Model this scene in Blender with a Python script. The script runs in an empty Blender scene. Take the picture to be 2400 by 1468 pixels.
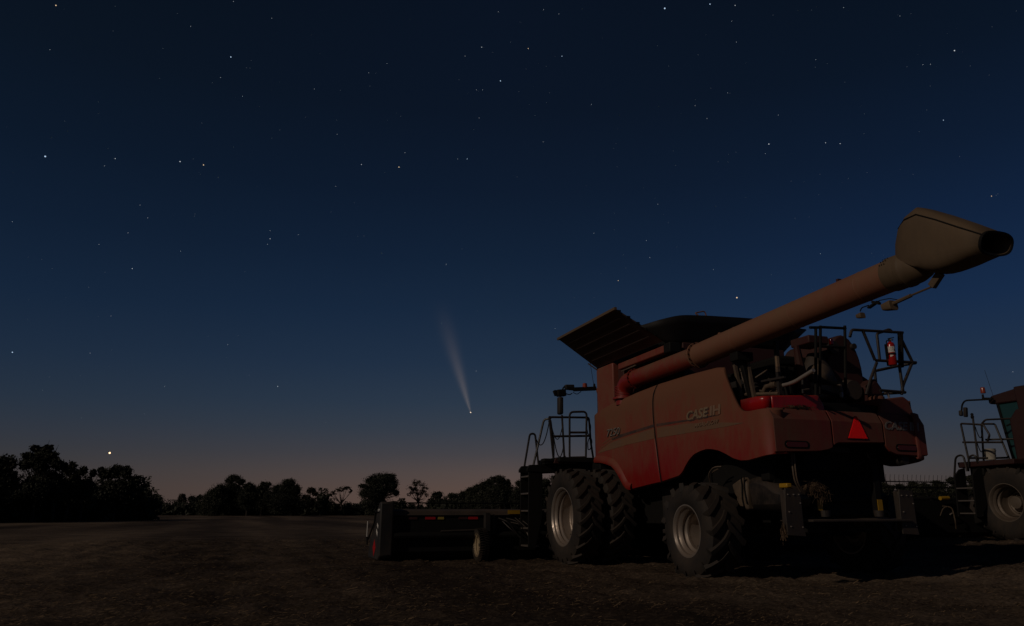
import bpy, math, random
import numpy as np
from mathutils import Vector, Matrix, noise as mnoise

scene = bpy.context.scene
COL = scene.collection
R = math.radians

# ---------------------------------------------------------------- camera
cam_data = bpy.data.cameras.new('camera')
cam = bpy.data.objects.new('camera', cam_data)
COL.objects.link(cam)
cam_data.sensor_width = 36.0
cam_data.lens = 26.25
cam_data.clip_start = 0.1
cam_data.clip_end = 20000.0
cam.location = (0.0, 0.0, 1.0)
cam.rotation_euler = (R(90) + math.atan(466 / 1750.0), 0, 0)
scene.camera = cam

# ---------------------------------------------------------------- night sky
world = bpy.data.worlds.new('World')
scene.world = world
world.use_nodes = True
wn = world.node_tree
for n in list(wn.nodes):
    wn.nodes.remove(n)

def wnode(kind, **kw):
    n = wn.nodes.new(kind)
    for k, v in kw.items():
        setattr(n, k, v)
    return n

def srgb(r, g, b):
    def f(c):
        c /= 255.0
        return c / 12.92 if c <= 0.04045 else ((c + 0.055) / 1.055) ** 2.4
    return (f(r), f(g), f(b), 1.0)

w_out = wnode('ShaderNodeOutputWorld')
w_bg = wnode('ShaderNodeBackground')
w_geo = wnode('ShaderNodeTexCoord')
w_sep = wnode('ShaderNodeSeparateXYZ')
wn.links.new(w_geo.outputs['Generated'], w_sep.inputs[0])

def wmath(op, a, b=None, clamp=False):
    n = wnode('ShaderNodeMath', operation=op)
    n.use_clamp = clamp
    for i, s in enumerate((a, b)):
        if s is None:
            continue
        if isinstance(s, (int, float)):
            n.inputs[i].default_value = s
        else:
            wn.links.new(s, n.inputs[i])
    return n.outputs[0]

el = wmath('ARCSINE', w_sep.outputs['Z'])                       # elevation in radians
eln = wmath('DIVIDE', el, R(60), True)

def ramp(stops):
    n = wnode('ShaderNodeValToRGB')
    cr = n.color_ramp
    cr.interpolation = 'LINEAR'
    while len(cr.elements) < len(stops):
        cr.elements.new(0.5)
    for e, (deg, c) in zip(cr.elements, stops):
        e.position = max(0.0, deg / 60.0)
        e.color = srgb(*c)
    wn.links.new(eln, n.inputs[0])
    return n.outputs[0]

# afterglow side (where the sun went down) and the darker sky away from it
glow = ramp([(0, (92, 72, 64)), (1.4, (89, 71, 65)), (2.8, (80, 68, 66)), (4.2, (65, 62, 67)), (6.0, (50, 57, 69)), (8.0, (39, 52, 69)),
             (11, (28, 44, 65)), (15, (19, 36, 58)), (19, (13, 29, 50)), (24, (9, 22, 41)), (30, (7, 17, 33)),
             (60, (4, 8, 17))])
side = ramp([(0, (58, 49, 47)), (1.6, (56, 50, 50)), (3.3, (50, 51, 57)), (5.0, (42, 49, 61)), (7.2, (33, 46, 65)),
             (10, (25, 43, 68)), (14, (15, 37, 68)), (19, (10, 29, 57)), (24, (7, 22, 44)), (30, (5, 16, 32)),
             (38, (4, 11, 22)), (60, (3, 8, 16))])
left = ramp([(0, (57, 50, 49)), (1.6, (55, 50, 50)), (3.3, (48, 49, 54)), (5.0, (41, 47, 58)), (7.2, (32, 44, 60)),
             (10, (24, 39, 59)), (14, (15, 32, 54)), (19, (10, 25, 45)), (24, (7, 20, 37)), (30, (6, 16, 29)),
             (38, (4, 11, 21)), (60, (3, 8, 16))])
az = wmath('ARCTAN2', w_sep.outputs['X'], w_sep.outputs['Y'])
azd = wmath('ABSOLUTE', wmath('SUBTRACT', az, R(-1.0)))
azf = wmath('SMOOTH_MIN', wmath('DIVIDE', azd, R(38)), 1.0)
azf = wmath('MULTIPLY', azf, 1.0, True)
w_mix = wnode('ShaderNodeMix', data_type='RGBA')
wn.links.new(azf, w_mix.inputs[0])
wn.links.new(glow, w_mix.inputs[6])
w_lr = wnode('ShaderNodeMix', data_type='RGBA')
wn.links.new(wmath('ADD', wmath('MULTIPLY', az, 1.2), 0.5, True), w_lr.inputs[0])
wn.links.new(left, w_lr.inputs[6])
wn.links.new(side, w_lr.inputs[7])
wn.links.new(w_lr.outputs[2], w_mix.inputs[7])
# moonlit scattering: the Nishita sky of the risen moon, at a tiny strength
w_sky = wnode('ShaderNodeTexSky', sky_type='NISHITA')
w_sky.sun_disc = False
w_sky.sun_elevation = R(27.5)
w_sky.sun_rotation = math.atan2(-0.799, -0.602)
w_add = wnode('ShaderNodeMix', data_type='RGBA', blend_type='ADD')
w_add.inputs[0].default_value = 0.0012
wn.links.new(w_mix.outputs[2], w_add.inputs[6])
wn.links.new(w_sky.outputs[0], w_add.inputs[7])
wn.links.new(w_add.outputs[2], w_bg.inputs['Color'])
w_bg.inputs['Strength'].default_value = 1.0
wn.links.new(w_bg.outputs[0], w_out.inputs['Surface'])

# ---------------------------------------------------------------- the moon behind the camera
MOON = Vector((-0.799 * math.cos(R(27.5)), -0.602 * math.cos(R(27.5)), math.sin(R(27.5))))
md = bpy.data.lights.new('moon', 'SUN')
md.energy = 0.64
md.angle = R(0.55)
md.color = (1.0, 0.84, 0.68)
moon = bpy.data.objects.new('moon', md)
COL.objects.link(moon)
moon.rotation_euler = MOON.to_track_quat('Z', 'Y').to_euler()
moon.location = (-40, -30, 30)

scene.view_settings.view_transform = 'Standard'
scene.view_settings.look = 'None'
scene.view_settings.exposure = 0.0
scene.view_settings.gamma = 1.0
scene.view_settings.use_curve_mapping = False
scene.render.engine = 'CYCLES'
scene.cycles.max_bounces = 6
scene.cycles.volume_bounces = 0

# ---------------------------------------------------------------- materials
def new_mat(name):
    m = bpy.data.materials.new(name)
    m.use_nodes = True
    return m, m.node_tree, m.node_tree.nodes['Principled BSDF']

def lnk(nt, a, b):
    nt.links.new(a, b)

def plain(name, col, rough=0.6, metal=0.0, var=0.25, scale=9.0, bump=0.0, spec=0.5):
    """one paint or plastic with a little tone variation and fine relief"""
    m, nt, b = new_mat(name)
    tc = nt.nodes.new('ShaderNodeTexCoord')
    nz = nt.nodes.new('ShaderNodeTexNoise')
    nz.inputs['Scale'].default_value = scale
    nz.inputs['Detail'].default_value = 6
    lnk(nt, tc.outputs['Object'], nz.inputs['Vector'])
    mx = nt.nodes.new('ShaderNodeMix'); mx.data_type = 'RGBA'
    mx.inputs[6].default_value = tuple(c * (1 - var) for c in col) + (1,)
    mx.inputs[7].default_value = tuple(min(1, c * (1 + var)) for c in col) + (1,)
    lnk(nt, nz.outputs['Fac'], mx.inputs[0])
    lnk(nt, mx.outputs[2], b.inputs['Base Color'])
    b.inputs['Roughness'].default_value = rough
    b.inputs['Metallic'].default_value = metal
    b.inputs['Specular IOR Level'].default_value = spec
    if bump:
        bp = nt.nodes.new('ShaderNodeBump')
        bp.inputs['Strength'].default_value = bump
        bp.inputs['Distance'].default_value = 0.01
        lnk(nt, nz.outputs['Fac'], bp.inputs['Height'])
        lnk(nt, bp.outputs[0], b.inputs['Normal'])
    return m

def dusty(name, paint, dust, amount=0.6, up=0.35, scale=1.6, rough=0.35, axis=None, metal=0.0):
    """paint under field dust: dust lies in patches, thicker on faces that look up; axis = (index, from, to)
    lets the dust get thicker along one direction of the machine"""
    m, nt, b = new_mat(name)
    tc = nt.nodes.new('ShaderNodeTexCoord')
    n1 = nt.nodes.new('ShaderNodeTexNoise')
    n1.inputs['Scale'].default_value = scale
    n1.inputs['Detail'].default_value = 8
    n1.inputs['Roughness'].default_value = 0.6
    lnk(nt, tc.outputs['Object'], n1.inputs['Vector'])
    n2 = nt.nodes.new('ShaderNodeTexNoise')
    n2.inputs['Scale'].default_value = scale * 14
    n2.inputs['Detail'].default_value = 5
    mp = nt.nodes.new('ShaderNodeMapping')
    mp.inputs['Scale'].default_value = (1, 1, 0.22)                # runs and streaks down the sheet
    lnk(nt, tc.outputs['Object'], mp.inputs['Vector'])
    lnk(nt, mp.outputs[0], n2.inputs['Vector'])

    def mth(op, x, y, clamp=False):
        n = nt.nodes.new('ShaderNodeMath'); n.operation = op; n.use_clamp = clamp
        for i, s in enumerate((x, y)):
            if isinstance(s, (int, float)):
                n.inputs[i].default_value = s
            else:
                lnk(nt, s, n.inputs[i])
        return n.outputs[0]
    f = mth('MULTIPLY', mth('SUBTRACT', n1.outputs['Fac'], 0.5), 1.7)
    f = mth('ADD', f, mth('MULTIPLY', mth('SUBTRACT', n2.outputs['Fac'], 0.5), 0.75))
    geo = nt.nodes.new('ShaderNodeNewGeometry')
    sp = nt.nodes.new('ShaderNodeSeparateXYZ')
    lnk(nt, geo.outputs['Normal'], sp.inputs[0])
    f = mth('ADD', f, mth('MULTIPLY', sp.outputs['Z'], up))
    if axis:
        sx = nt.nodes.new('ShaderNodeSeparateXYZ')
        lnk(nt, tc.outputs['Object'], sx.inputs[0])
        mr = nt.nodes.new('ShaderNodeMapRange')
        mr.inputs['From Min'].default_value = axis[1]
        mr.inputs['From Max'].default_value = axis[2]
        mr.inputs['To Min'].default_value = -0.5
        mr.inputs['To Max'].default_value = 0.35
        lnk(nt, sx.outputs[axis[0]], mr.inputs['Value'])
        f = mth('ADD', f, mr.outputs[0])
    f = mth('ADD', f, amount, True)
    mx = nt.nodes.new('ShaderNodeMix'); mx.data_type = 'RGBA'
    mx.inputs[6].default_value = paint + (1,)
    mx.inputs[7].default_value = dust + (1,)
    lnk(nt, f, mx.inputs[0])
    lnk(nt, mx.outputs[2], b.inputs['Base Color'])
    rr = nt.nodes.new('ShaderNodeMapRange')
    rr.inputs['To Min'].default_value = rough
    rr.inputs['To Max'].default_value = 0.85
    lnk(nt, f, rr.inputs['Value'])
    lnk(nt, rr.outputs[0], b.inputs['Roughness'])
    b.inputs['Metallic'].default_value = metal
    bp = nt.nodes.new('ShaderNodeBump')
    bp.inputs['Strength'].default_value = 0.12
    bp.inputs['Distance'].default_value = 0.01
    lnk(nt, n2.outputs['Fac'], bp.inputs['Height'])
    n3 = nt.nodes.new('ShaderNodeTexNoise')
    n3.inputs['Scale'].default_value = 2.2
    n3.inputs['Detail'].default_value = 1
    lnk(nt, tc.outputs['Object'], n3.inputs['Vector'])
    b2 = nt.nodes.new('ShaderNodeBump')
    b2.inputs['Strength'].default_value = 0.35
    b2.inputs['Distance'].default_value = 0.03
    lnk(nt, n3.outputs['Fac'], b2.inputs['Height'])
    lnk(nt, bp.outputs[0], b2.inputs['Normal'])
    lnk(nt, b2.outputs[0], b.inputs['Normal'])
    return m

def glow_mat(name, col, strength):
    m = bpy.data.materials.new(name)
    m.use_nodes = True
    nt = m.node_tree
    nt.nodes.remove(nt.nodes['Principled BSDF'])
    e = nt.nodes.new('ShaderNodeEmission')
    e.inputs['Color'].default_value = col + (1,)
    e.inputs['Strength'].default_value = strength
    lnk(nt, e.outputs[0], nt.nodes['Material Output'].inputs['Surface'])
    m.cycles.emission_sampling = 'NONE'
    return m

RED = (0.26, 0.012, 0.010)
DUST = (0.20, 0.105, 0.060)
M = {
    'red_shield': dusty('dusty red sheet', RED, (0.190, 0.074, 0.037), 0.72, 0.3, 1.1, axis=(2, 1.6, 3.0)),
    'red_rear': dusty('dusty red hood', (0.20, 0.014, 0.012), (0.15, 0.060, 0.038), 0.66, 0.3, 1.3),
    'red_clean': dusty('wiped red hood', (0.42, 0.008, 0.010), (0.16, 0.06, 0.035), 0.05, 0.45, 1.7, rough=0.22),
    'red_tank': dusty('dusty red tank sheet', (0.24, 0.020, 0.014), (0.20, 0.080, 0.045), 0.65, 0.2, 1.2),
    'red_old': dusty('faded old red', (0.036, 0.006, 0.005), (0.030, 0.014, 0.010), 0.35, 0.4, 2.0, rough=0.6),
    'red_dark': dusty('dark and shaded red paint', (0.055, 0.008, 0.007), (0.048, 0.022, 0.015), 0.35, 0.4, 2.0, rough=0.6),  # auger shade put into the engine deck reds; other dark red parts share it
    'auger_red': dusty('auger elbow red', (0.27, 0.018, 0.013), (0.18, 0.082, 0.046), 0.48, 0.5, 2.4, axis=(0, 3.0, 0.2)),
    'auger_tan': dusty('dust coated auger tube', (0.24, 0.085, 0.048), (0.21, 0.110, 0.060), 0.5, 0.3, 1.0, rough=0.5),
    'spout': dusty('dusty spout rubber', (0.105, 0.070, 0.040), (0.15, 0.096, 0.052), 0.45, 0.3, 1.4, rough=0.6),
    'black': plain('black paint', (0.010, 0.009, 0.008), 0.7, spec=0.2),
    'rail': dusty('black handrail paint', (0.018, 0.015, 0.013), (0.07, 0.045, 0.03), 0.12, 0.5, 4.0, rough=0.4),
    'plastic': dusty('dark grey plastic', (0.016, 0.014, 0.013), (0.052, 0.035, 0.025), 0.20, 0.5, 2.0, rough=0.65),
    'grey_sheet': dusty('dusty grey sheet', (0.032, 0.027, 0.024), (0.075, 0.049, 0.033), 0.35, 0.4, 2.0, rough=0.5),
    'tarp': plain('black rubber sheet', (0.011, 0.009, 0.008), 0.6, var=0.3, scale=2, spec=0.25),
    'flap': dusty('dark underside sheet', (0.038, 0.022, 0.017), (0.055, 0.033, 0.025), 0.35, 0.2, 1.4),
    'tyre': dusty('tyre rubber', (0.013, 0.011, 0.010), (0.047, 0.031, 0.020), 0.40, 0.3, 2.6, rough=0.75),
    'rim': dusty('silver rim paint', (0.36, 0.305, 0.26), (0.22, 0.155, 0.11), 0.25, 0.25, 3.0, rough=0.28, metal=0.55),
    'rim_cream': dusty('cream rim paint', (0.46, 0.36, 0.22), (0.26, 0.17, 0.10), 0.3, 0.3, 4.0),
    'rim_old': dusty('worn steel rim', (0.20, 0.160, 0.125), (0.095, 0.064, 0.043), 0.35, 0.3, 3.0, rough=0.35, metal=0.3),
    'steel': plain('bare steel', (0.42, 0.36, 0.31), 0.32, 0.45, 0.15, 12),
    'step': plain('worn step metal', (0.24, 0.20, 0.17), 0.4, 0.6, 0.3, 14),
    'tan_metal': dusty('dusty bracket', (0.075, 0.056, 0.040), (0.16, 0.108, 0.068), 0.45, 0.4, 4.0),
    'lamp_red': plain('red lamp lens', (0.10, 0.004, 0.004), 0.12, 0, 0.1),
    'beacon': plain('orange beacon lens', (0.30, 0.05, 0.02), 0.2, 0, 0.15),
    'reflector': plain('red reflective sheet', (0.50, 0.012, 0.015), 0.35, 0.0, 0.05),
    'ridge_red': plain('moon catching red sheet', (0.90, 0.014, 0.020), 0.68, 0.9, 0.05),  # made metallic so the added ridges glint in the moonlight
    'amber': plain('amber reflective sheet', (0.42, 0.30, 0.05), 0.4, 0, 0.1),
    'yellow': plain('yellow sticker', (0.42, 0.23, 0.010), 0.45, 0, 0.15),
    'grey_decal': dusty('grey decal', (0.14, 0.105, 0.075), (0.185, 0.088, 0.044), 0.85, 0.2, 1.4),
    'dark_decal': dusty('dark decal', (0.035, 0.030, 0.028), (0.15, 0.062, 0.038), 0.45, 0.2, 2.0),
    'letter': dusty('silver lettering', (0.27, 0.20, 0.125), (0.20, 0.108, 0.058), 0.45, 0.2, 3.0),
    'letter_dim': dusty('dusty lettering', (0.26, 0.17, 0.11), (0.23, 0.115, 0.065), 0.5, 0.2, 3.0),
    'letter_rear': plain('grey lettering', (0.20, 0.17, 0.15), 0.5, 0, 0.15),
    'letter_pale': plain('pale number paint', (0.26, 0.22, 0.19), 0.5, 0, 0.2),
    'white': plain('white paint', (0.75, 0.70, 0.64), 0.45, 0, 0.08),
    'ext_red': plain('extinguisher red', (0.42, 0.014, 0.011), 0.22, 0, 0.08),
    'glass': plain('tinted cab glass', (0.018, 0.060, 0.060), 0.05, 0, 0.05),
    'bark': plain('bark', (0.030, 0.022, 0.016), 0.9, 0, 0.4, 3.0, 0.4),
    'leaf_dark': plain('dark foliage', (0.017, 0.019, 0.008), 0.75, 0, 0.4, 0.6),
    'leaf_mid': plain('green foliage', (0.025, 0.026, 0.011), 0.75, 0, 0.4, 0.6),
    'leaf_brown': plain('browning foliage', (0.042, 0.030, 0.017), 0.75, 0, 0.4, 0.6),
    'straw': plain('dry straw', (0.30, 0.19, 0.095), 0.8, 0, 0.45, 3.0),
    'husk': plain('dark residue', (0.10, 0.060, 0.032), 0.85, 0, 0.45, 3.0),
    'bucket': plain('off white bucket plastic', (0.42, 0.38, 0.31), 0.5, 0, 0.12),
}

# ---------------------------------------------------------------- mesh helpers
class MB:
    def __init__(self):
        self.v = []
        self.f = []

    def add(self, vs, fs):
        o = len(self.v)
        self.v += [tuple(p) for p in vs]
        self.f += [tuple(i + o for i in q) for q in fs]
        return self

    def box(self, x0, x1, y0, y1, z0, z1):
        vs = [(x, y, z) for x in (x0, x1) for y in (y0, y1) for z in (z0, z1)]
        return self.add(vs, [(0, 1, 3, 2), (4, 6, 7, 5), (0, 4, 5, 1), (2, 3, 7, 6), (0, 2, 6, 4), (1, 5, 7, 3)])

    def bar(self, p, q, w, h, up=(0, 0, 1)):
        """a straight bar of section w x h between two points"""
        p, q = Vector(p), Vector(q)
        d = (q - p).normalized()
        s = d.cross(Vector(up))
        if s.length < 1e-4:
            s = d.cross(Vector((1, 0, 0)))
        s.normalize()
        u = s.cross(d)
        vs = []
        for c in (p, q):
            for a, b in ((-1, -1), (1, -1), (1, 1), (-1, 1)):
                vs.append(c + s * (a * w / 2) + u * (b * h / 2))
        return self.add(vs, [(0, 3, 2, 1), (4, 5, 6, 7), (0, 1, 5, 4), (1, 2, 6, 5), (2, 3, 7, 6), (3, 0, 4, 7)])

    def tube(self, pts, r, n=8, caps=True):
        pts = [Vector(p) for p in pts]
        k = len(pts)
        rs = r if isinstance(r, (list, tuple)) else [r] * k
        t = [(pts[min(i + 1, k - 1)] - pts[max(i - 1, 0)]).normalized() for i in range(k)]
        a = t[0].cross(Vector((0, 0, 1)))
        if a.length < 1e-3:
            a = t[0].cross(Vector((0, 1, 0)))
        a.normalize()
        vs = []
        for i in range(k):
            a = (a - t[i] * a.dot(t[i])).normalized()
            b = t[i].cross(a)
            for j in range(n):
                w = 2 * math.pi * j / n
                vs.append(pts[i] + (a * math.cos(w) + b * math.sin(w)) * rs[i])
        fs = [(i * n + j, i * n + (j + 1) % n, (i + 1) * n + (j + 1) % n, (i + 1) * n + j)
              for i in range(k - 1) for j in range(n)]
        if caps:
            fs += [tuple(range(n))[::-1], tuple((k - 1) * n + j for j in range(n))]
        return self.add(vs, fs)

    def lathe(self, prof, org=(0, 0, 0), axis='y', n=40):
        """prof = [(along, radius)] turned about an axis through org"""
        vs, fs = [], []
        for a, r in prof:
            for j in range(n):
                w = 2 * math.pi * j / n
                c, s = r * math.cos(w), r * math.sin(w)
                q = {'y': (c, a, s), 'x': (a, c, s), 'z': (c, s, a)}[axis]
                vs.append((org[0] + q[0], org[1] + q[1], org[2] + q[2]))
        for i in range(len(prof) - 1):
            for j in range(n):
                fs.append((i * n + j, i * n + (j + 1) % n, (i + 1) * n + (j + 1) % n, (i + 1) * n + j))
        return self.add(vs, fs)

    def prism(self, poly, d0, d1, axis='y'):
        """a flat outline pushed through a thickness: axis y takes (x, z) points, x takes (y, z), z takes (x, y)"""
        def P(a, b, d):
            return {'y': (a, d, b), 'x': (d, a, b), 'z': (a, b, d)}[axis]
        k = len(poly)
        vs = [P(a, b, d0) for a, b in poly] + [P(a, b, d1) for a, b in poly]
        fs = [tuple(range(k)), tuple(range(2 * k - 1, k - 1, -1))]
        fs += [(i, i + k, (i + 1) % k + k, (i + 1) % k) for i in range(k)]
        return self.add(vs, fs)

    def grid(self, rows):
        """rows of equally many points"""
        k = len(rows[0])
        vs = [p for r in rows for p in r]
        fs = [(i * k + j, i * k + j + 1, (i + 1) * k + j + 1, (i + 1) * k + j)
              for i in range(len(rows) - 1) for j in range(k - 1)]
        return self.add(vs, fs)

    def loft(self, rings, caps=(True, True)):
        k = len(rings[0])
        vs = [p for r in rings for p in r]
        fs = [(i * k + j, i * k + (j + 1) % k, (i + 1) * k + (j + 1) % k, (i + 1) * k + j)
              for i in range(len(rings) - 1) for j in range(k)]
        if caps[0]:
            fs.append(tuple(range(k))[::-1])
        if caps[1]:
            fs.append(tuple((len(rings) - 1) * k + j for j in range(k)))
        return self.add(vs, fs)

    def pieces(self):
        """the unconnected pieces of this shape, each as a shape of its own"""
        up = list(range(len(self.v)))
        def find(i):
            while up[i] != i:
                up[i] = up[up[i]]
                i = up[i]
            return i
        for q in self.f:
            for i in q[1:]:
                up[find(i)] = find(q[0])
        out = {}
        for q in self.f:
            out.setdefault(find(q[0]), []).append(q)
        res = []
        for fs in out.values():
            ids = sorted({i for q in fs for i in q})
            mp = {i: k for k, i in enumerate(ids)}
            m = MB()
            m.v = [self.v[i] for i in ids]
            m.f = [tuple(mp[i] for i in q) for q in fs]
            res.append(m)
        return res

    def build(self, name, mat, parent=None, bevel=0.0, smooth=35, solid=0.0, fix=True, split=False, stuff=False):
        if split:
            return [m.build(name, mat, parent, bevel, smooth, solid, fix) for m in self.pieces()][0]
        me = bpy.data.meshes.new(name)
        me.from_pydata([tuple(p) for p in self.v], [], self.f)
        me.update()
        if fix:
            import bmesh
            bm = bmesh.new(); bm.from_mesh(me)
            bmesh.ops.recalc_face_normals(bm, faces=bm.faces)
            bm.to_mesh(me); bm.free()
        if smooth:
            me.polygons.foreach_set('use_smooth', [True] * len(me.polygons))
            me.set_sharp_from_angle(angle=R(smooth))
        me.materials.append(M[mat] if isinstance(mat, str) else mat)
        o = bpy.data.objects.new(name, me)
        COL.objects.link(o)
        o.parent = parent
        if stuff:
            o['kind'] = 'stuff'
        if solid:
            s = o.modifiers.new('thickness', 'SOLIDIFY'); s.thickness = solid; s.offset = -1
        if bevel:
            b = o.modifiers.new('edge', 'BEVEL'); b.width = bevel; b.segments = 2; b.limit_method = 'ANGLE'
            b.angle_limit = R(35)
        return o

def bend(pts, r, n=5):
    """round the corners of a polyline, for bent pipe"""
    pts = [Vector(p) for p in pts]
    out = [pts[0]]
    for a, b, c in zip(pts, pts[1:], pts[2:]):
        u, w = a - b, c - b
        d = min(r, u.length * 0.48, w.length * 0.48)
        s, e = b + u.normalized() * d, b + w.normalized() * d
        for i in range(n + 1):
            t = i / n
            out.append((1 - t) ** 2 * s + 2 * t * (1 - t) * b + t * t * e)
    out.append(pts[-1])
    return out

def tag(o, label=None, cat=None, group=None, kind=None):
    for k, v in (('label', label), ('category', cat), ('group', group), ('kind', kind)):
        if v:
            o[k] = v
    return o

def empty(name, loc=(0, 0, 0), rz=0.0, parent=None):
    o = bpy.data.objects.new(name, None)
    COL.objects.link(o)
    o.location = loc
    o.rotation_euler = (0, 0, rz)
    o.parent = parent
    o.empty_display_size = 0.2
    return o

def copy_tree(o, parent=None):
    c = o.copy()
    COL.objects.link(c)
    c.parent = parent
    for ch in [q for q in bpy.data.objects if q.parent == o]:
        copy_tree(ch, c)
    return c

def lettering(name, text, size, org, face, mat, parent, shear=0.25, bold=0.02, width=None, depth=0.004):
    """raised lettering on the left side of a machine ('left') or on its rear ('rear'); org = lower left corner"""
    cu = bpy.data.curves.new(name, 'FONT')
    cu.body = text
    cu.size = size / 0.72
    cu.shear = shear
    cu.offset = bold * size
    cu.extrude = depth
    cu.resolution_u = 3
    tmp = bpy.data.objects.new(name, cu)
    me = bpy.data.meshes.new_from_object(tmp)
    bpy.data.objects.remove(tmp)
    bpy.data.curves.remove(cu)
    xs = [v.co.x for v in me.vertices]
    x0, x1 = min(xs), max(xs)
    k = (width / (x1 - x0)) if width else 1.0
    for v in me.vertices:
        a, b, d = (v.co.x - x0) * k, v.co.y, v.co.z
        if face == 'left':
            v.co = (org[0] - a, org[1] + d, org[2] + b)
        else:
            v.co = (org[0] - d, org[1] - a, org[2] + b)
    me.name = name
    me.materials.append(M[mat])
    o = bpy.data.objects.new(name, me)
    COL.objects.link(o)
    o.parent = parent
    return o

def lerp_table(tab, x):
    """tab sorted by falling x"""
    if x >= tab[0][0]:
        return tab[0][1]
    for (xa, za), (xb, zb) in zip(tab, tab[1:]):
        if x >= xb:
            return za + (zb - za) * (xa - x) / (xa - xb)
    return tab[-1][1]

# ---------------------------------------------------------------- the field
def rise(x, y):
    """the field lifts gently towards the right where the second machine stands"""
    t = min(1.0, max(0.0, (x - 5.5) / 6.5)); t = t * t * (3 - 2 * t)
    u = min(1.0, max(0.0, (90 - y) / 55)); u = u * u * (3 - 2 * u)
    return 0.30 * t * u

def field_material():
    m, nt, b = new_mat('harvested field')
    tc = nt.nodes.new('ShaderNodeTexCoord')
    mp = nt.nodes.new('ShaderNodeMapping')
    mp.inputs['Rotation'].default_value = (0, 0, R(-19))
    lnk(nt, tc.outputs['Object'], mp.inputs['Vector'])
    def nz(scale, detail=8, rough=0.6, vec=None, sc=None):
        n = nt.nodes.new('ShaderNodeTexNoise')
        n.inputs['Scale'].default_value = scale
        n.inputs['Detail'].default_value = detail
        n.inputs['Roughness'].default_value = rough
        if sc:
            q = nt.nodes.new('ShaderNodeMapping')
            q.inputs['Scale'].default_value = sc
            lnk(nt, mp.outputs[0], q.inputs['Vector'])
            lnk(nt, q.outputs[0], n.inputs['Vector'])
        else:
            lnk(nt, mp.outputs[0], n.inputs['Vector'])
        return n.outputs['Fac']
    fine = nz(17, 10, 0.8)
    patch = nz(0.55, 6, 0.6)
    rows = nz(0.16, 4, 0.5, sc=(1.0, 0.12, 1.0))
    def mth(op, x, y, clamp=False):
        n = nt.nodes.new('ShaderNodeMath'); n.operation = op; n.use_clamp = clamp
        for i, s in enumerate((x, y)):
            if isinstance(s, (int, float)):
                n.inputs[i].default_value = s
            else:
                lnk(nt, s, n.inputs[i])
        return n.outputs[0]
    f = mth('ADD', mth('MULTIPLY', mth('SUBTRACT', fine, 0.5), 3.0), mth('MULTIPLY', mth('SUBTRACT', patch, 0.5), 1.2))
    f = mth('ADD', f, mth('MULTIPLY', mth('SUBTRACT', rows, 0.5), 2.4))
    sx = nt.nodes.new('ShaderNodeSeparateXYZ')
    lnk(nt, mp.outputs[0], sx.inputs[0])
    wob = mth('MULTIPLY', patch, 2.5)
    sw = mth('SINE', mth('ADD', mth('MULTIPLY', sx.outputs['X'], 2 * math.pi / 6.1), wob), 0)
    f = mth('ADD', f, mth('MULTIPLY', sw, 0.07))                   # swaths of chaff the machines left
    f = mth('ADD', f, 0.45, True)
    cr = nt.nodes.new('ShaderNodeValToRGB')
    e = cr.color_ramp.elements
    e[0].position, e[0].color = 0.0, (0.028, 0.0185, 0.0125, 1)
    e[1].position, e[1].color = 1.0, (0.205, 0.146, 0.098, 1)
    e2 = cr.color_ramp.elements.new(0.5); e2.color = (0.092, 0.064, 0.044, 1)
    lnk(nt, f, cr.inputs[0])
    lnk(nt, cr.outputs[0], b.inputs['Base Color'])
    b.inputs['Roughness'].default_value = 0.95
    b.inputs['Specular IOR Level'].default_value = 0.1
    bp = nt.nodes.new('ShaderNodeBump')
    bp.inputs['Strength'].default_value = 0.7
    bp.inputs['Distance'].default_value = 0.025
    lnk(nt, fine, bp.inputs['Height'])
    lnk(nt, bp.outputs[0], b.inputs['Normal'])
    return m

M['field'] = field_material()
rng = np.random.default_rng(7)

def height_noise(X, Y, seed, cell):
    """smooth lattice noise for numpy arrays"""
    r = np.random.default_rng(seed)
    T = r.random((256, 256))
    u, v = X / cell, Y / cell
    i, j = np.floor(u).astype(int), np.floor(v).astype(int)
    a, b = u - i, v - j
    a, b = a * a * (3 - 2 * a), b * b * (3 - 2 * b)
    g = lambda p, q: T[p % 256, q % 256]
    return (g(i, j) * (1 - a) + g(i + 1, j) * a) * (1 - b) + (g(i, j + 1) * (1 - a) + g(i + 1, j + 1) * a) * b

riseV = np.vectorize(rise)

# one sheet to the horizon, finer where the machines stand
xs = np.concatenate([np.array([-6000, -2500, -1000, -400, -150, -80]), np.arange(-50, 71, 2.0), np.array([90, 150, 400, 1000, 2500, 6000])])
ys = np.concatenate([np.array([-2000, -500, -120, -40]), np.arange(-20, 101, 2.0), np.array([130, 180, 260, 400, 800, 1600, 3500, 9000])])
X, Y = np.meshgrid(xs, ys)
Z = riseV(X, Y) - 0.03
fm = MB()
nx = len(xs)
fm.v = list(zip(X.ravel().tolist(), Y.ravel().tolist(), Z.ravel().tolist()))
fm.f = [(r * nx + c, r * nx + c + 1, (r + 1) * nx + c + 1, (r + 1) * nx + c) for r in range(len(ys) - 1) for c in range(nx - 1)]
field = fm.build('field', 'field', fix=False)
tag(field, kind='structure')

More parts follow.
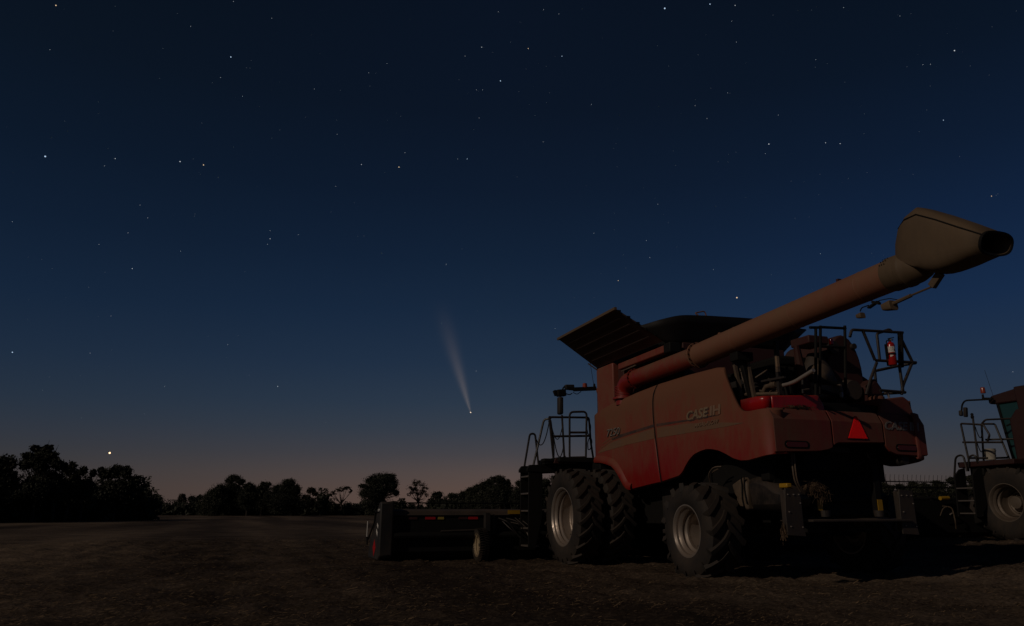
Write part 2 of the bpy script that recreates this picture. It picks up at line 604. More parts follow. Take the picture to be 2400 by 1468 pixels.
# the broken soil surface around the camera and the machines
gx = np.arange(-17, 22.01, 0.085)
gy = np.arange(4.0, 30.01, 0.085)
X, Y = np.meshgrid(gx, gy)
clod = (height_noise(X, Y, 1, 1.7) - .5) * 0.05 + (height_noise(X + 9, Y, 2, 0.42) - .5) * 0.075 + \
       np.abs(height_noise(X, Y + 5, 3, 0.19) - .5) * 0.06 + (height_noise(X, Y, 4, 0.10) - .5) * 0.045
WHEELS = [(1.23, 15.6), (1.87, 15.83), (3.0, 12.3), (12.76, 19.83)]     # where tyres press into the soil
for wx, wy in WHEELS:
    du = (X - wx) * -math.sin(R(19)) + (Y - wy) * math.cos(R(19))
    dv = (X - wx) * -math.cos(R(19)) + (Y - wy) * -math.sin(R(19))
    clod = clod + 0.075 * np.exp(-(du / .50) ** 2 - (dv / .42) ** 2) * (0.6 + 0.8 * height_noise(X, Y, 9, .13))
# furrows left along the rows the machines drove
dv = X * math.cos(R(19)) + Y * math.sin(R(19))
clod = clod + 0.022 * np.sin(dv * 2 * math.pi / 0.76) * (height_noise(X, Y, 12, 1.3))
edge = np.minimum.reduce([X + 17, 22 - X, Y - 4, 30 - Y])
k = np.clip(edge / 3.0, 0, 1)
Z = riseV(X, Y) + (clod * k) - 0.022 * (1 - k)
Z = np.maximum(Z, riseV(X, Y) - 0.026)
fm = MB()
nx = len(gx)
fm.v = list(zip(X.ravel().tolist(), Y.ravel().tolist(), Z.ravel().tolist()))
fm.f = [(r * nx + c, r * nx + c + 1, (r + 1) * nx + c + 1, (r + 1) * nx + c) for r in range(len(gy) - 1) for c in range(nx - 1)]
soil = fm.build('broken_soil', 'field', fix=False, smooth=180)
tag(soil, kind='structure')

def ground_z(x, y):
    c = int(round((x + 17) / 0.085)); r = int(round((y - 4.0) / 0.085))
    if 0 <= c < len(gx) and 0 <= r < len(gy):
        return float(Z[r, c])
    return rise(x, y)

def litter(name, count, mat, lo, hi, wid, seed, label, cat, lift):
    r = random.Random(seed)
    vs, fs = [], []
    yy = 5.0 + 27.0 * (rng.random(count * 3) ** 1.7)
    xx = rng.uniform(-1, 1, count * 3) * (3.7 + 0.75 * yy) + 0.3
    dens = height_noise(xx, yy, seed + 20, 1.1) * .6 + height_noise(xx, yy, seed + 30, .35) * .6
    keep = np.nonzero(rng.random(count * 3) < np.clip((dens - .38) * 2.2, .06, 1))[0][:count]
    for i in keep:
        x, y = float(xx[i]), float(yy[i])
        z = ground_z(x, y) + r.uniform(0.0, lift)
        a = r.uniform(0, math.pi)
        l = r.uniform(lo, hi)
        w = r.uniform(0.6, 1.3) * wid
        tz = r.gauss(0, 0.22) * l
        dx, dy = math.cos(a) * l / 2, math.sin(a) * l / 2
        nx_, ny_ = -math.sin(a) * w / 2, math.cos(a) * w / 2
        o = len(vs)
        vs += [(x - dx - nx_, y - dy - ny_, z - tz / 2), (x + dx - nx_, y + dy - ny_, z + tz / 2),
               (x + dx + nx_, y + dy + ny_, z + tz / 2 + w * .5), (x - dx + nx_, y - dy + ny_, z - tz / 2 + w * .5)]
        fs.append((o, o + 1, o + 2, o + 3))
    b = MB(); b.v, b.f = vs, fs
    return tag(b.build(name, mat, fix=False, smooth=0), label, cat, kind='stuff')

litter('straw_litter', 42000, 'straw', 0.015, 0.065, 0.0038, 3, 'pale chopped straw scattered over the bare field', 'straw', 0.02)
litter('crop_residue', 80000, 'husk', 0.010, 0.035, 0.006, 4, 'dark chopped stalks and husks covering the field', 'crop residue', 0.012)
litter('loose_straw', 1600, 'straw', 0.06, 0.15, 0.0045, 6, 'longer loose straws lying singly across the field', 'straw', 0.03)

# ---------------------------------------------------------------- wheels
def tyre_mesh(Rt, w, rr, lugs, sweep, lugw):
    b = MB()
    h = w / 2
    d = 0.045
    prof = [(-.80 * h, rr), (-.92 * h, rr + .03), (-1.0 * h, rr + .35 * (Rt - rr)), (-.99 * h, rr + .62 * (Rt - rr)),
            (-.93 * h, Rt - .10), (-.84 * h, Rt - d - .012), (-.4 * h, Rt - d), (.4 * h, Rt - d), (.84 * h, Rt - d - .012),
            (.93 * h, Rt - .10), (.99 * h, rr + .62 * (Rt - rr)), (1.0 * h, rr + .35 * (Rt - rr)), (.92 * h, rr + .03), (.80 * h, rr)]
    b.lathe(prof, n=56)
    for s in (-1, 1):
        for i in range(lugs):
            th0 = 2 * math.pi * (i + (0.5 if s > 0 else 0)) / lugs
            secs = []
            for t in (0, .25, .5, .75, 1.0, 1.12):
                a = t if t <= 1 else 1
                y = s * h * (-.03 + .99 * a)
                th = th0 + sweep * (a ** 0.75)
                top = Rt - 0.010 * a * a if t <= 1 else Rt - .115
                bot = Rt - d - .03 if t <= 1 else Rt - .15
                if t > 1:
                    y = s * h * .985
                hw = lugw * (0.8 + .35 * a)
                # across the lug, square to its run
                run = Vector((s * h, Rt * sweep * .8)).normalized()
                ny, nt_ = -run.y, run.x
                def P(off, rad):
                    yy = y + ny * off * .5
                    tt = th + nt_ * off / Rt
                    return (math.cos(tt) * rad, yy, math.sin(tt) * rad)
                secs.append([P(-hw * 1.25, bot), P(-hw, top), P(hw, top), P(hw * 1.25, bot)])
            b.loft(secs)
    return b

def make_wheel(name, Rt, w, rr, lugs, sweep, lugw, dish, rim_mat, parent, hub=0.0):
    """a wheel about its own centre, outer face towards +y"""
    o = empty(name, parent=parent)
    tyre_mesh(Rt, w, rr, lugs, sweep, lugw).build('tyre', 'tyre', o, smooth=40)
    h = w / 2
    k = rr
    prof = [(.80 * h, k - .01), (.88 * h, k + .028), (.93 * h, k + .030), (.93 * h, k + .012), (.82 * h, k - .015),
            (.70 * h, k - .022), (.62 * h, k - .045), (.52 * h, k - .060), (.46 * h, k - .040), (.36 * h, k - .045),
            (.28 * h, k - .085), (.05 * h, k - .095), (dish + .10, k - .095), (dish + .05, k - .11), (dish + .03, k - .13),
            (dish + .045, k * .62), (dish + .02, k * .55), (dish + .02, .16), (dish + .10 + hub, .15), (dish + .11 + hub, .10), (dish + .11 + hub, 0.001)]
    rim = MB().lathe(prof, n=64)
    rim.lathe([(-.80 * h, k - .01), (-.93 * h, k + .028), (-.93 * h, k), (-.6 * h, k - .03), (.2 * h, k - .10)], n=48)
    rm = rim.build('rim', rim_mat, o, smooth=28)
    bolts = MB()
    for i in range(10):
        a = 2 * math.pi * i / 10
        bolts.lathe([(dish + .02, .016), (dish + .05, .016), (dish + .05, .001)], (math.cos(a) * k * .42, 0, math.sin(a) * k * .42), n=6)
    bolts.build('wheel_nuts', 'steel', o, stuff=True)
    v = MB().tube([(-.62 * (k - .05), .60 * h, -.72 * (k - .05)), (-.55 * (k - .05), .68 * h, -.66 * (k - .05))], .010, 6)
    v.build('valve', 'black', o)
    return o

# ---------------------------------------------------------------- the combine harvester (x forward, y left, z up)
HEAD = R(109)
C1 = Vector((4.495, 12.815, 0.0))
combine = empty('combine_harvester', C1, HEAD)
tag(combine, 'large dusty red combine harvester lettered 7250 with its unloading auger folded back', 'combine harvester')

def to_world(p, org=C1, rz=HEAD):
    return org + Matrix.Rotation(rz, 3, 'Z') @ Vector(p)

# wheels: twin front wheels and single rear wheels on each side
fw = make_wheel('front_wheel', 0.95, 0.52, 0.545, 22, 0.28, 0.031, -0.16, 'rim', combine)
fw.location = (3.70, 2.18, 0.905)
for x, y, flip in ((3.70, 1.50, 0), (3.70, -1.50, 1), (3.70, -2.18, 1)):
    c = copy_tree(fw, combine)
    c.location = (x, y, 0.905)
    c.rotation_euler = (0.0, R(7), R(180) if flip else 0.0)
rw = make_wheel('rear_wheel', 0.75, 0.60, 0.375, 15, 0.44, 0.042, -0.20, 'rim', combine)
rw.location = (0, 1.58, 0.71)
c = copy_tree(rw, combine)
c.location = (0, -1.58, 0.71)
c.rotation_euler = (0, R(11), R(180))

# chassis and axles
b = MB()
b.box(-1.15, 4.2, -1.02, 1.02, 1.28, 2.2)
b.prism([(4.2, 2.3), (4.2, 1.35), (3.2, .78), (1.0, .78), (0.45, 1.3), (0.3, 2.3)], -.95, .95)
b.box(-1.5, 1.1, -1.28, 1.28, 2.16, 2.44)
b.box(0.9, 4.1, -1.28, 1.28, 2.2, 3.15)
b.build('chassis', 'black', combine, bevel=.015)
b = MB()
b.box(3.45, 3.95, -1.2, 1.2, .70, 1.1)
b.tube([(3.7, -2.1, .905), (3.7, 2.1, .905)], .13, 12)
b.build('front_axle', 'black', combine, bevel=.02)
b = MB()
b.bar((0, -1.35, .72), (0, 1.35, .72), .22, .22)
b.box(-.25, .3, -.25, .25, .65, 1.3)
b.bar((.18, -1.2, .66), (.18, 1.2, .66), .06, .06)
b.build('rear_axle', 'black', combine, bevel=.02)

# ---- side shields
BOT = [(4.15, 2.02), (3.80, 2.00), (3.52, 1.95), (3.30, 1.90), (3.14, 1.81), (3.0, 1.69), (2.90, 1.57), (2.80, 1.46), (2.70, 1.42),
       (2.58, 1.41), (1.55, 1.50), (1.00, 1.56), (0.82, 1.585), (.70, 1.64), (.58, 1.74), (.46, 1.83), (.30, 1.91), (.11, 1.95),
       (-.08, 1.97), (-.25, 1.955), (-.42, 1.92), (-.59, 1.86), (-.78, 1.78), (-.96, 1.74), (-1.15, 1.735), (-1.4, 1.76), (-1.72, 1.80)]
TOP = [(4.15, 3.04), (3.9, 3.10), (3.13, 3.20), (2.3, 3.27), (1.53, 3.31), (0.5, 3.31), (-.40, 3.28), (-.62, 3.24), (-.68, 3.18),
       (-.74, 3.08), (-.82, 2.92), (-.92, 2.72), (-.99, 2.60), (-1.05, 2.52), (-1.13, 2.475), (-1.25, 2.46), (-1.72, 2.46)]

def seam_x(z):
    return 1.43 + 0.145 * math.exp(-((z - 2.75) / .75) ** 2)

def skin_y(x, z):
    """the bulge of the side shields"""
    y = 1.45
    if z > 2.95:
        y -= 0.42 * (z - 2.95) ** 2
        if z > 3.14:
            y -= .25 * (z - 3.14)
    if z < 1.9:
        y -= 0.16 * (1.9 - z) ** 2
    if x < -1.47:
        t = min(1.0, (-1.47 - x) / .25)
        y -= .25 * (1 - math.sqrt(max(0, 1 - t * t)))
    if x > 3.7:
        y -= .10 * (x - 3.7) ** 2
    return y

def shield(x0, x1, n, seam_end, name):
    rows = []
    for i in range(n + 1):
        s = i / n
        x = x0 + (x1 - x0) * s
        zb, zt = lerp_table(BOT, x), lerp_table(TOP, x)
        row = []
        lip = [(-1, -.045), (-.4, -.012)]
        ts = [0.0] + [0.012] + [j / 16 for j in range(1, 16)] + [.988, 1.0]
        for t in ts:
            z = zb + (zt - zb) * t
            w = max(0, 1 - (s if seam_end == 0 else 1 - s) * 8)
            xx = x + w * (seam_x(z) - 1.5)
            y = skin_y(xx, z)
            if t in (0.0, 1.0):
                y -= .035
            row.append((xx, y, z))
        rows.append(row)
    m = MB().grid(rows)
    o = m.build(name, 'red_shield', combine, smooth=50, solid=.03)
    mm = MB(); mm.v = [(p[0], -p[1], p[2]) for p in m.v]; mm.f = m.f
    mm.build(name, 'red_rear', combine, smooth=50, solid=-.03, fix=False)
    return o

front_shield = shield(4.15, 1.522, 44, 1, 'front_shield')
rear_shield = shield(1.482, -1.72, 64, 0, 'rear_shield')

def on_skin(name, poly_lo, poly_hi, xs_, mat, parent, lift=.004):
    """a decal that follows the bulge of the shield"""
    rows = []
    for x in xs_:
        a, c = lerp_table(poly_lo, x), lerp_table(poly_hi, x)
        rows.append([(x, skin_y(x, a + (c - a) * t) + lift, a + (c - a) * t) for t in (0, .33, .67, 1)])
    return MB().grid(rows).build(name, mat, parent, smooth=60)

fr = lambda a, b_, n: [a + (b_ - a) * i / n for i in range(n + 1)]
on_skin('stripe', [(4.0, 2.20), (2.64, 2.275), (1.53, 2.30)], [(4.0, 2.22), (3.4, 2.37), (2.45, 2.44), (1.53, 2.485)], fr(3.98, 1.56, 18), 'grey_decal', front_shield)
on_skin('stripe', [(1.5, 2.30), (-.65, 2.285), (-1.6, 2.30)], [(1.5, 2.485), (.5, 2.455), (-.3, 2.39), (-1.15, 2.292), (-1.6, 2.31)], fr(1.455, -1.12, 22), 'grey_decal', rear_shield)
on_skin('pinstripe', [(3.95, 2.265), (2.9, 2.49)], [(3.95, 2.285), (2.9, 2.51)], fr(3.86, 2.9, 8), 'grey_decal', front_shield)
on_skin('pinstripe', [(3.95, 2.325), (2.9, 2.55)], [(3.95, 2.345), (2.9, 2.57)], fr(3.74, 3.2, 6), 'grey_decal', front_shield)
on_skin('dark_band', [(3.5, 2.40), (2.45, 2.47), (1.53, 2.51)], [(3.5, 2.43), (2.9, 2.50), (1.53, 2.56)], fr(3.3, 1.56, 12), 'dark_decal', front_shield)
on_skin('dark_band', [(1.5, 2.51), (.5, 2.492), (-.6, 2.48)], [(1.5, 2.56), (.5, 2.52), (-.6, 2.488)], fr(1.47, -.5, 10), 'dark_decal', rear_shield)
lettering('model_number', '7250', .155, (3.50, 1.462, 2.505), 'left', 'letter_pale', front_shield, .15, -.012, .58)
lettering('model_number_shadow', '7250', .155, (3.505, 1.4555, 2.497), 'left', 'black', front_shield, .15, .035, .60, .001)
lettering('maker_lettering', 'CASE', .150, (.435, 1.459, 2.505), 'left', 'letter', rear_shield, .25, .035, .66)
lettering('maker_lettering', 'IH', .150, (-.26, 1.459, 2.505), 'left', 'letter_dim', rear_shield, .10, .05, .31)
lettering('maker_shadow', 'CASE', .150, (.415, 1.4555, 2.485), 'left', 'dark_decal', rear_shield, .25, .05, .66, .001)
lettering('system_lettering', 'AXIAL-FLOW', .065, (.20, 1.462, 2.36), 'left', 'letter_dim', rear_shield, .25, .02, .70)

# rubber strip in the joint between the two shields
rows = []
for k in range(31):
    z = 1.507 + (3.30 - 1.507) * k / 30
    x = seam_x(z) + .002
    rows.append([(x + .021, skin_y(x, z) - .03, z), (x + .016, skin_y(x, z) + .003, z), (x - .016, skin_y(x, z) + .003, z), (x - .021, skin_y(x, z) - .03, z)])
MB().grid(rows).build('shield_seal', 'black', combine, smooth=60)

# raised lip round the front wheel arch
rows = []
cur = [(x, lerp_table(BOT, x)) for x in (4.13, 3.95, 3.75, 3.52, 3.3, 3.14, 3.05, 2.97, 2.9, 2.84, 2.76, 2.66, 2.56)]
for i, (x, z) in enumerate(cur):
    a = Vector(cur[max(i - 1, 0)]); c = Vector(cur[min(i + 1, len(cur) - 1)])
    t = (c - a).normalized()
    nrm = Vector((-t.y, t.x)) if -t.y < 0 or t.x > 0 else Vector((t.y, -t.x))
    nrm = Vector((t.y, -t.x))
    if nrm.y < 0 and abs(nrm.y) > abs(nrm.x):
        nrm = -nrm
    if nrm.x > 0:
        nrm = -nrm if nrm.y < 0 else nrm
    row = []
    for d, u in ((-.012, -.05), (-.004, .045), (.03, .06), (.09, .045), (.135, .012), (.15, -.004)):
        row.append((x - abs(nrm.x) * d, skin_y(x, z) + u, z + abs(nrm.y) * d))
    rows.append(row)
MB().grid(rows).build('arch_lip', 'red_shield', front_shield, smooth=60)

# ---- rear hood
RX = -1.72
def rear_panel(name, outline, mat='red_rear'):
    """outline = [(y, z)]; the sheet breaks inwards above z = 2.30"""
    m = MB()
    ys_ = sorted(set(round(p[0], 4) for p in outline))
    return m
def hood_x(z):
    return RX if z < 2.30 else RX + (z - 2.30) * .55

def hood_panel(name, y0, y1, bot, z1=2.47, n=16, round_l=0.0, mat='red_rear', par=None):
    rows = []
    for i in range(n + 1):
        tt_ = [0, .006, .02] + [k / (n - 4) for k in range(1, n - 4)] + [.98, .994, 1.0]
        y = y0 + (y1 - y0) * tt_[i]
        zb = lerp_table(bot, y)
        row = []
        zs = [zb, zb + .015] + [zb + .015 + (2.285 - zb - .015) * t for t in (.33, .67)] + [2.285, 2.30, 2.315, 2.40, z1 - .012, z1]
        for j, z in enumerate(zs):
            x = hood_x(z)
            if j in (0, len(zs) - 1):
                x += .03
            if i in (0, n):
                x += .012
            row.append((x, y, z))
        rows.append(row)
    return MB().grid(rows).build(name, mat, par or combine, smooth=24, solid=.02)

left_hood = hood_panel('rear_hood_panel', 1.385, .375, [(1.40, 1.815), (.62, 1.845), (.42, 1.88), (.34, 1.93)])
mid_hood = hood_panel('rear_hood_panel', .350, -.59, [(.36, 1.935), (.28, 1.975), (-.58, 2.0)])
right_hood = hood_panel('rear_hood_panel', -.615, -1.42, [(-.6, 2.0), (-.66, 1.88), (-.8, 1.83), (-1.15, 1.82), (-1.42, 1.83)])
# upper hood, wiped clean on the left, an open gap in the middle for the engine steps
b = MB()
b.grid([[(-1.02, 1.405, z) for z in (2.44, 2.60, 2.655)], [(-1.40, 1.405, z) for z in (2.44, 2.60, 2.655)], [(-1.50, 1.37, z) for z in (2.44, 2.60, 2.65)],
        [(-1.56, 1.28, z) for z in (2.44, 2.6, 2.65)]])
uh = b.build('upper_hood_side', 'red_clean', combine, smooth=60, solid=.02)
b = MB()
b.prism([(1.26, 2.44), (1.26, 2.655), (.46, 2.70), (.41, 2.70), (.34, 2.58), (.30, 2.44)], -1.575, -1.50, 'x')
b.prism([(-1.50, 2.655), (-1.05, 2.66), (-1.05, 2.60), (-1.50, 2.6)], .44, 1.36)
b.build('upper_hood', 'red_clean', combine, bevel=.02)
b = MB()
b.prism([(-.72, 2.44), (-.80, 2.70), (-1.24, 2.76), (-1.34, 2.70), (-1.42, 2.44)], -1.575, -1.50, 'x')
b.prism([(-1.50, 2.72), (-.6, 2.72), (-.6, 2.6), (-1.50, 2.6)], -1.3, -.8)
b.build('upper_hood', 'red_rear', combine, bevel=.02)
b = MB().grid([[(-1.02, -1.405, z) for z in (2.44, 2.60, 2.72)], [(-1.56, -1.38, z) for z in (2.44, 2.60, 2.70)]])
b.build('upper_hood_side', 'red_rear', combine, solid=.02)
b = MB()
b.box(-1.50, -1.44, -.70, .32, 2.30, 2.56)
b.build('hood_gap_panel', 'black', combine)
# straw and chaff caught on the hood step
r = random.Random(5)
b = MB()
for i in range(160):
    y = r.gauss(.78, .11); l = r.uniform(.03, .12); a = r.uniform(0, 3.1)
    p = Vector((-1.63 + r.uniform(-.015, .06), y, 2.478 + abs(r.gauss(0, .016))))
    b.tube([p, p + Vector((math.cos(a) * l * .4, math.sin(a) * l, r.uniform(-.01, .03)))], .004, 3, False)
b2 = b.build('chaff', 'husk', fix=False)
b2.location = C1; b2.rotation_euler = (0, 0, HEAD)
tag(b2, 'small wisp of dry chaff lying on the step of the rear hood', 'chaff', kind='stuff')

# slow-vehicle triangle, brightened by upright ridges shaped to throw moonlight at the camera
b = MB()
tri = [(0.09, 2.055), (-.27, 2.055), (-.115, 2.36), (-.095, 2.375), (-.075, 2.36)]
apex_l, apex_r = (-.072, 2.372), (-.118, 2.372)
def tri_span(z):
    t = (z - 2.055) / (2.372 - 2.055)
    return 0.09 + (apex_l[0] - .09) * t, -.27 + (apex_r[0] + .27) * t
n = 44
pitch = .36 / n
for i in range(n):
    ya, yb = .09 - i * pitch, .09 - (i + 1) * pitch
    def ztop(y):
        if y > apex_l[0]:
            return 2.055 + (0.09 - y) / (.09 - apex_l[0]) * (2.372 - 2.055)
        if y < apex_r[0]:
            return 2.055 + (y + .27) / (apex_r[0] + .27) * (2.372 - 2.055)
        return 2.372
    za, zb = max(2.0555, ztop(ya)), max(2.0555, ztop(yb))
    # long facet looks left, short facet closes the tooth
    fx, dx = RX - .008, RX - .008 - pitch * 1.40
    def xb(z): return hood_x(z) - RX if z < 2.30 else (2.30 - 2.30)
    vs = [(fx, ya, 2.055), (fx, ya, za), (dx, yb, zb), (dx, yb, 2.055), (fx, yb - .0001, zb), (fx, yb - .0001, 2.055)]
    b.add(vs, [(0, 1, 2, 3), (3, 2, 4, 5)])
b.build('slow_vehicle_triangle', 'ridge_red', mid_hood, smooth=0, fix=False)
MB().prism([(.11, 2.04), (-.29, 2.04), (-.12, 2.385), (-.07, 2.385)], RX - .0065, RX - .003, 'x').build('triangle_plate', 'red_dark', mid_hood)
lettering('maker_lettering', 'CASE', .125, (RX - .004, -.64, 2.21), 'rear', 'letter_rear', right_hood, .25, .035, .45)
lettering('maker_lettering', 'IH', .125, (RX - .004, -1.12, 2.21), 'rear', 'letter_rear', right_hood, .10, .05, .19)
def slot(y0, y1, z0, z1, r_=.04):
    out = []
    for cx, cz, a0 in ((y0 - r_, z1 - r_, 0), (y1 + r_, z1 - r_, 90), (y1 + r_, z0 + r_, 180), (y0 - r_, z0 + r_, 270)):
        for i in range(5):
            a = R(a0 + i * 22.5)
            out.append((cx + r_ * math.cos(a), cz + r_ * math.sin(a)))
    return out
for nm, y0, y1, z0, par in (('left', 1.20, .83, 1.895, left_hood), ('right', -.83, -1.20, 1.90, right_hood)):
    MB().prism(slot(y0 + .03, y1 - .03, z0 - .012, z0 + .095, .05), RX - .006, RX + .01, 'x').build('lamp_recess', 'black', par)
    MB().prism(slot(y0, y1, z0, z0 + .075, .037), RX - .016, RX - .007, 'x').build('tail_lamp', 'lamp_red', par, bevel=.008)
# black opening below the middle hood
b = MB()
b.prism([(.36, 1.90), (.28, 1.95), (-.56, 1.98), (-.66, 1.86), (-.7, 1.6), (.7, 1.6), (.5, 1.84)], -1.25, -1.0, 'x')
b.box(-1.15, -.95, -1.1, 1.1, 1.45, 2.2)
b.build('straw_hood', 'black', combine, bevel=.02)
b = MB().prism(slot(.16, -.22, 1.87, 1.955, .03), -1.40, -1.36, 'x')
b.build('number_plate_holder', 'plastic', combine, bevel=.006)
b = MB().lathe([(-.06, .001), (-.06, .075), (.05, .09), (.09, .06), (.09, .001)], (-1.60, -1.02, 1.77), 'x', 20)
b.build('work_lamp', 'plastic', combine)

# ---- under the rear: tank, chopper plates, spreader ledge, hoses
b = MB()
b.prism([(-.55, 1.50), (-.80, 1.53), (-1.05, 1.47), (-1.25, 1.36), (-1.50, 1.32), (-1.50, 1.08), (-1.30, 1.01), (-.62, 1.01)], .62, 1.10)
b.build('plastic_tank', 'rail', combine, bevel=.10)
b = MB().prism([(-.22, 1.42), (-.52, 1.53), (-.62, 1.42), (-.60, 1.03), (-.42, 1.02), (-.30, 1.2)], .72, 1.12)
b.build('tan_guard', 'tan_metal', combine, bevel=.03)
b = MB().tube([(-.50, 1.13, 1.53), (-.52, 1.135, 1.4), (-.50, 1.135, 1.2), (-.53, 1.13, 1.05)], .013, 6)
b.tube([(-.58, 1.13, 1.52), (-.57, 1.135, 1.35), (-.60, 1.13, 1.12)], .011, 6)
b.build('hose', 'black', combine, split=True)
def chopper_plate(s):
    m = MB()
    y0, y1 = (1.16, .90) if s > 0 else (-.92, -1.18)
    m.prism([(y0, 1.33), (y1, 1.31), (y1 - .005, .80), (y1 - .03, .66), (y0 + .02, .68), (y0 + .03, .95), (y0 + .01, 1.25)], -1.56, -1.53, 'x')
    m.box(-1.53, -1.44, y0 - .02, y0 + .005, .72, 1.30)
    o = m.build('chopper_plate', 'grey_sheet', combine, bevel=.006)
    q = MB()
    for (y, z) in ((.03, 1.24), (.13, 1.24), (.22, 1.24), (.03, 1.0), (.235, 1.12), (.04, .80), (.24, .79)):
        q.lathe([(-1.575, .001), (-1.575, .009), (-1.56, .009)], (0, y0 - y, z), 'x', 6)
    q.build('bolts', 'steel', o, stuff=True)
    return o
chopper_plate(1)
chopper_plate(-1)
b = MB()
b.prism([(-1.62, .86), (-1.62, .89), (-.9, .92), (-.9, .86)], -1.05, .78)
b.build('spreader_ledge', 'grey_sheet', combine, bevel=.006)
b = MB()
b.bar((-1.20, -.95, 1.20), (-1.20, .9, 1.17), .10, .08)
b.box(-1.15, -.8, -.9, .9, .95, 1.30)
b.lathe([(.70, .001), (.70, .30), (.78, .30), (.78, .001)], (-1.0, .42, 0), 'z', 24)
b.lathe([(.70, .001), (.70, .30), (.78, .30), (.78, .001)], (-1.0, -.42, 0), 'z', 24)
b.build('straw_spreader', 'black', combine, bevel=.01)
for y, z0, z1 in ((.46, 1.02, 1.17), (-.66, 1.02, 1.18)):
    MB().box(-1.425, -1.415, y - .045, y + .045, z0, z1).build('warning_sticker', 'yellow', combine)
MB().box(-1.54, -1.36, 1.02, 1.11, 1.335, 1.40).build('yellow_cap', 'yellow', combine, bevel=.015)
b = MB()
b.tube(bend([(-1.57, 1.0, 1.84), (-1.60, 1.03, 1.6), (-1.58, 1.0, 1.42), (-1.56, .9, 1.28)], .1), .014, 6)
b.tube(bend([(-1.60, .985, 1.82), (-1.62, 1.0, 1.6), (-1.60, .975, 1.42), (-1.56, .86, 1.28)], .1), .012, 6)
b.build('hydraulic_hose', 'tan_metal', combine, split=True)
b = MB().box(-1.41, -1.32, -.72, -.60, .95, 1.95)
b.box(-1.41, -1.2, .41, .51, .95, 1.25)
b.bar((-1.36, -.60, 1.86), (-1.36, -.72, 1.22), .05, .05)
b.build('rear_posts', 'black', combine, bevel=.01, split=True)
b = MB()
for k in range(2):
    b.lathe([(.93, .001), (.93, .07), (1.02, .08), (1.02, .001)], (-1.42, -.62 + k * 1.0, 0), 'z', 12)
b.build('spreader_hub', 'grey_sheet', combine, split=True)
# bare cable above the rear wheel
b = MB()
b.tube(bend([(0.1, 1.30, 1.47), (.04, 1.36, 1.60), (-.12, 1.36, 1.70), (-.25, 1.3, 1.70)], .1), .012, 5)
b.tube(bend([(0.12, 1.24, 1.45), (.02, 1.32, 1.62), (-.20, 1.34, 1.66)], .1), .012, 5)
b.build('hose', 'tan_metal', combine, split=True)
# side sheet between the wheels
b = MB().prism([(2.1, 1.45), (2.1, .82), (1.25, .80), (1.2, 1.48)], .97, 1.05)
b.box(1.15, 1.75, 1.0, 1.28, .62, .70)
b.build('side_guard', 'plastic', combine, bevel=.02)

# straw wrapped round the spreader hub
r = random.Random(11)
b = MB()
for i in range(420):
    a = r.uniform(0, 6.28); q = abs(r.gauss(0, .065))
    p = Vector((-1.50 + r.uniform(-.08, .05), .60 + math.cos(a) * q * 1.25, 1.34 + math.sin(a) * q * .8))
    d = Vector((r.gauss(0, .03), r.gauss(0, .05), r.gauss(-.035, .03)))
    b.tube([p, p + d], .0035, 3, False)
for i in range(70):
    p = Vector((-1.53 + r.uniform(-.04, .04), .50 + r.gauss(0, .07), 1.26 + r.gauss(0, .04)))
    b.tube([p, p + Vector((r.gauss(0, .02), r.gauss(0, .03), -r.uniform(.03, .14)))], .003, 3, False)
b.lathe([(-.13, .001), (-.11, .06), (0, .095), (.11, .06), (.13, .001)], (-1.47, .60, 1.33), 'y', 12)
o = b.build('straw_clump', 'husk', fix=False)
o.location = C1; o.rotation_euler = (0, 0, HEAD)
tag(o, 'ragged clump of straw caught under the rear of the large combine', 'straw', kind='stuff')
r = random.Random(12)
b = MB()
for i in range(60):
    p = Vector((-1.50 + r.uniform(-.03, .03), 1.22 + r.gauss(0, .02), .76 + r.gauss(0, .04)))
    b.tube([p, p + Vector((r.gauss(0, .02), r.gauss(-.02, .02), -r.uniform(.03, .13)))], .004, 3, False)
o = b.build('straw_wisp', 'husk', fix=False)
o.location = C1; o.rotation_euler = (0, 0, HEAD)
tag(o, 'thin wisp of straw hanging from the bolted plate behind the rear wheel', 'straw', kind='stuff')

# ---- grain tank
b = MB()
b.prism([(4.27, 3.0), (4.27, 4.04), (4.20, 4.08), (3.46, 4.08), (3.46, 3.0)], 1.12, 1.30)
front_block = b.build('tank_corner', 'red_tank', combine, bevel=.03)
b = MB()
b.box(1.15, 4.24, -1.28, 1.0, 3.1, 4.06)
b.box(3.2, 3.45, .9, 1.18, 3.0, 4.05)
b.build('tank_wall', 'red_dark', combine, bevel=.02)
b = MB().prism([(3.15, 3.86), (3.15, 3.99), (1.25, 4.0), (1.25, 3.86)], 1.16, 1.33)
b.build('tank_rail', 'red_tank', combine, bevel=.02)
b = MB().bar((2.95, 1.345, 3.80), (2.35, 1.345, 3.815), .02, .025)
b.build('trim_strip', 'tan_metal', combine)
MB().box(1.28, 4.2, 1.02, 1.15, 3.9, 4.30).build('sky_gap_board', 'black', combine)  # black board added to block the sky showing under the cover
MB().box(1.05, 1.28, 1.1, 1.34, 3.83, 4.02).build('rail_end_bracket', 'black', combine, bevel=.02)
MB().lathe([(1.30, .001), (1.305, .03), (1.315, .03), (1.315, .001)], (4.15, 0, 3.09), 'y', 12).build('plug', 'black', combine)
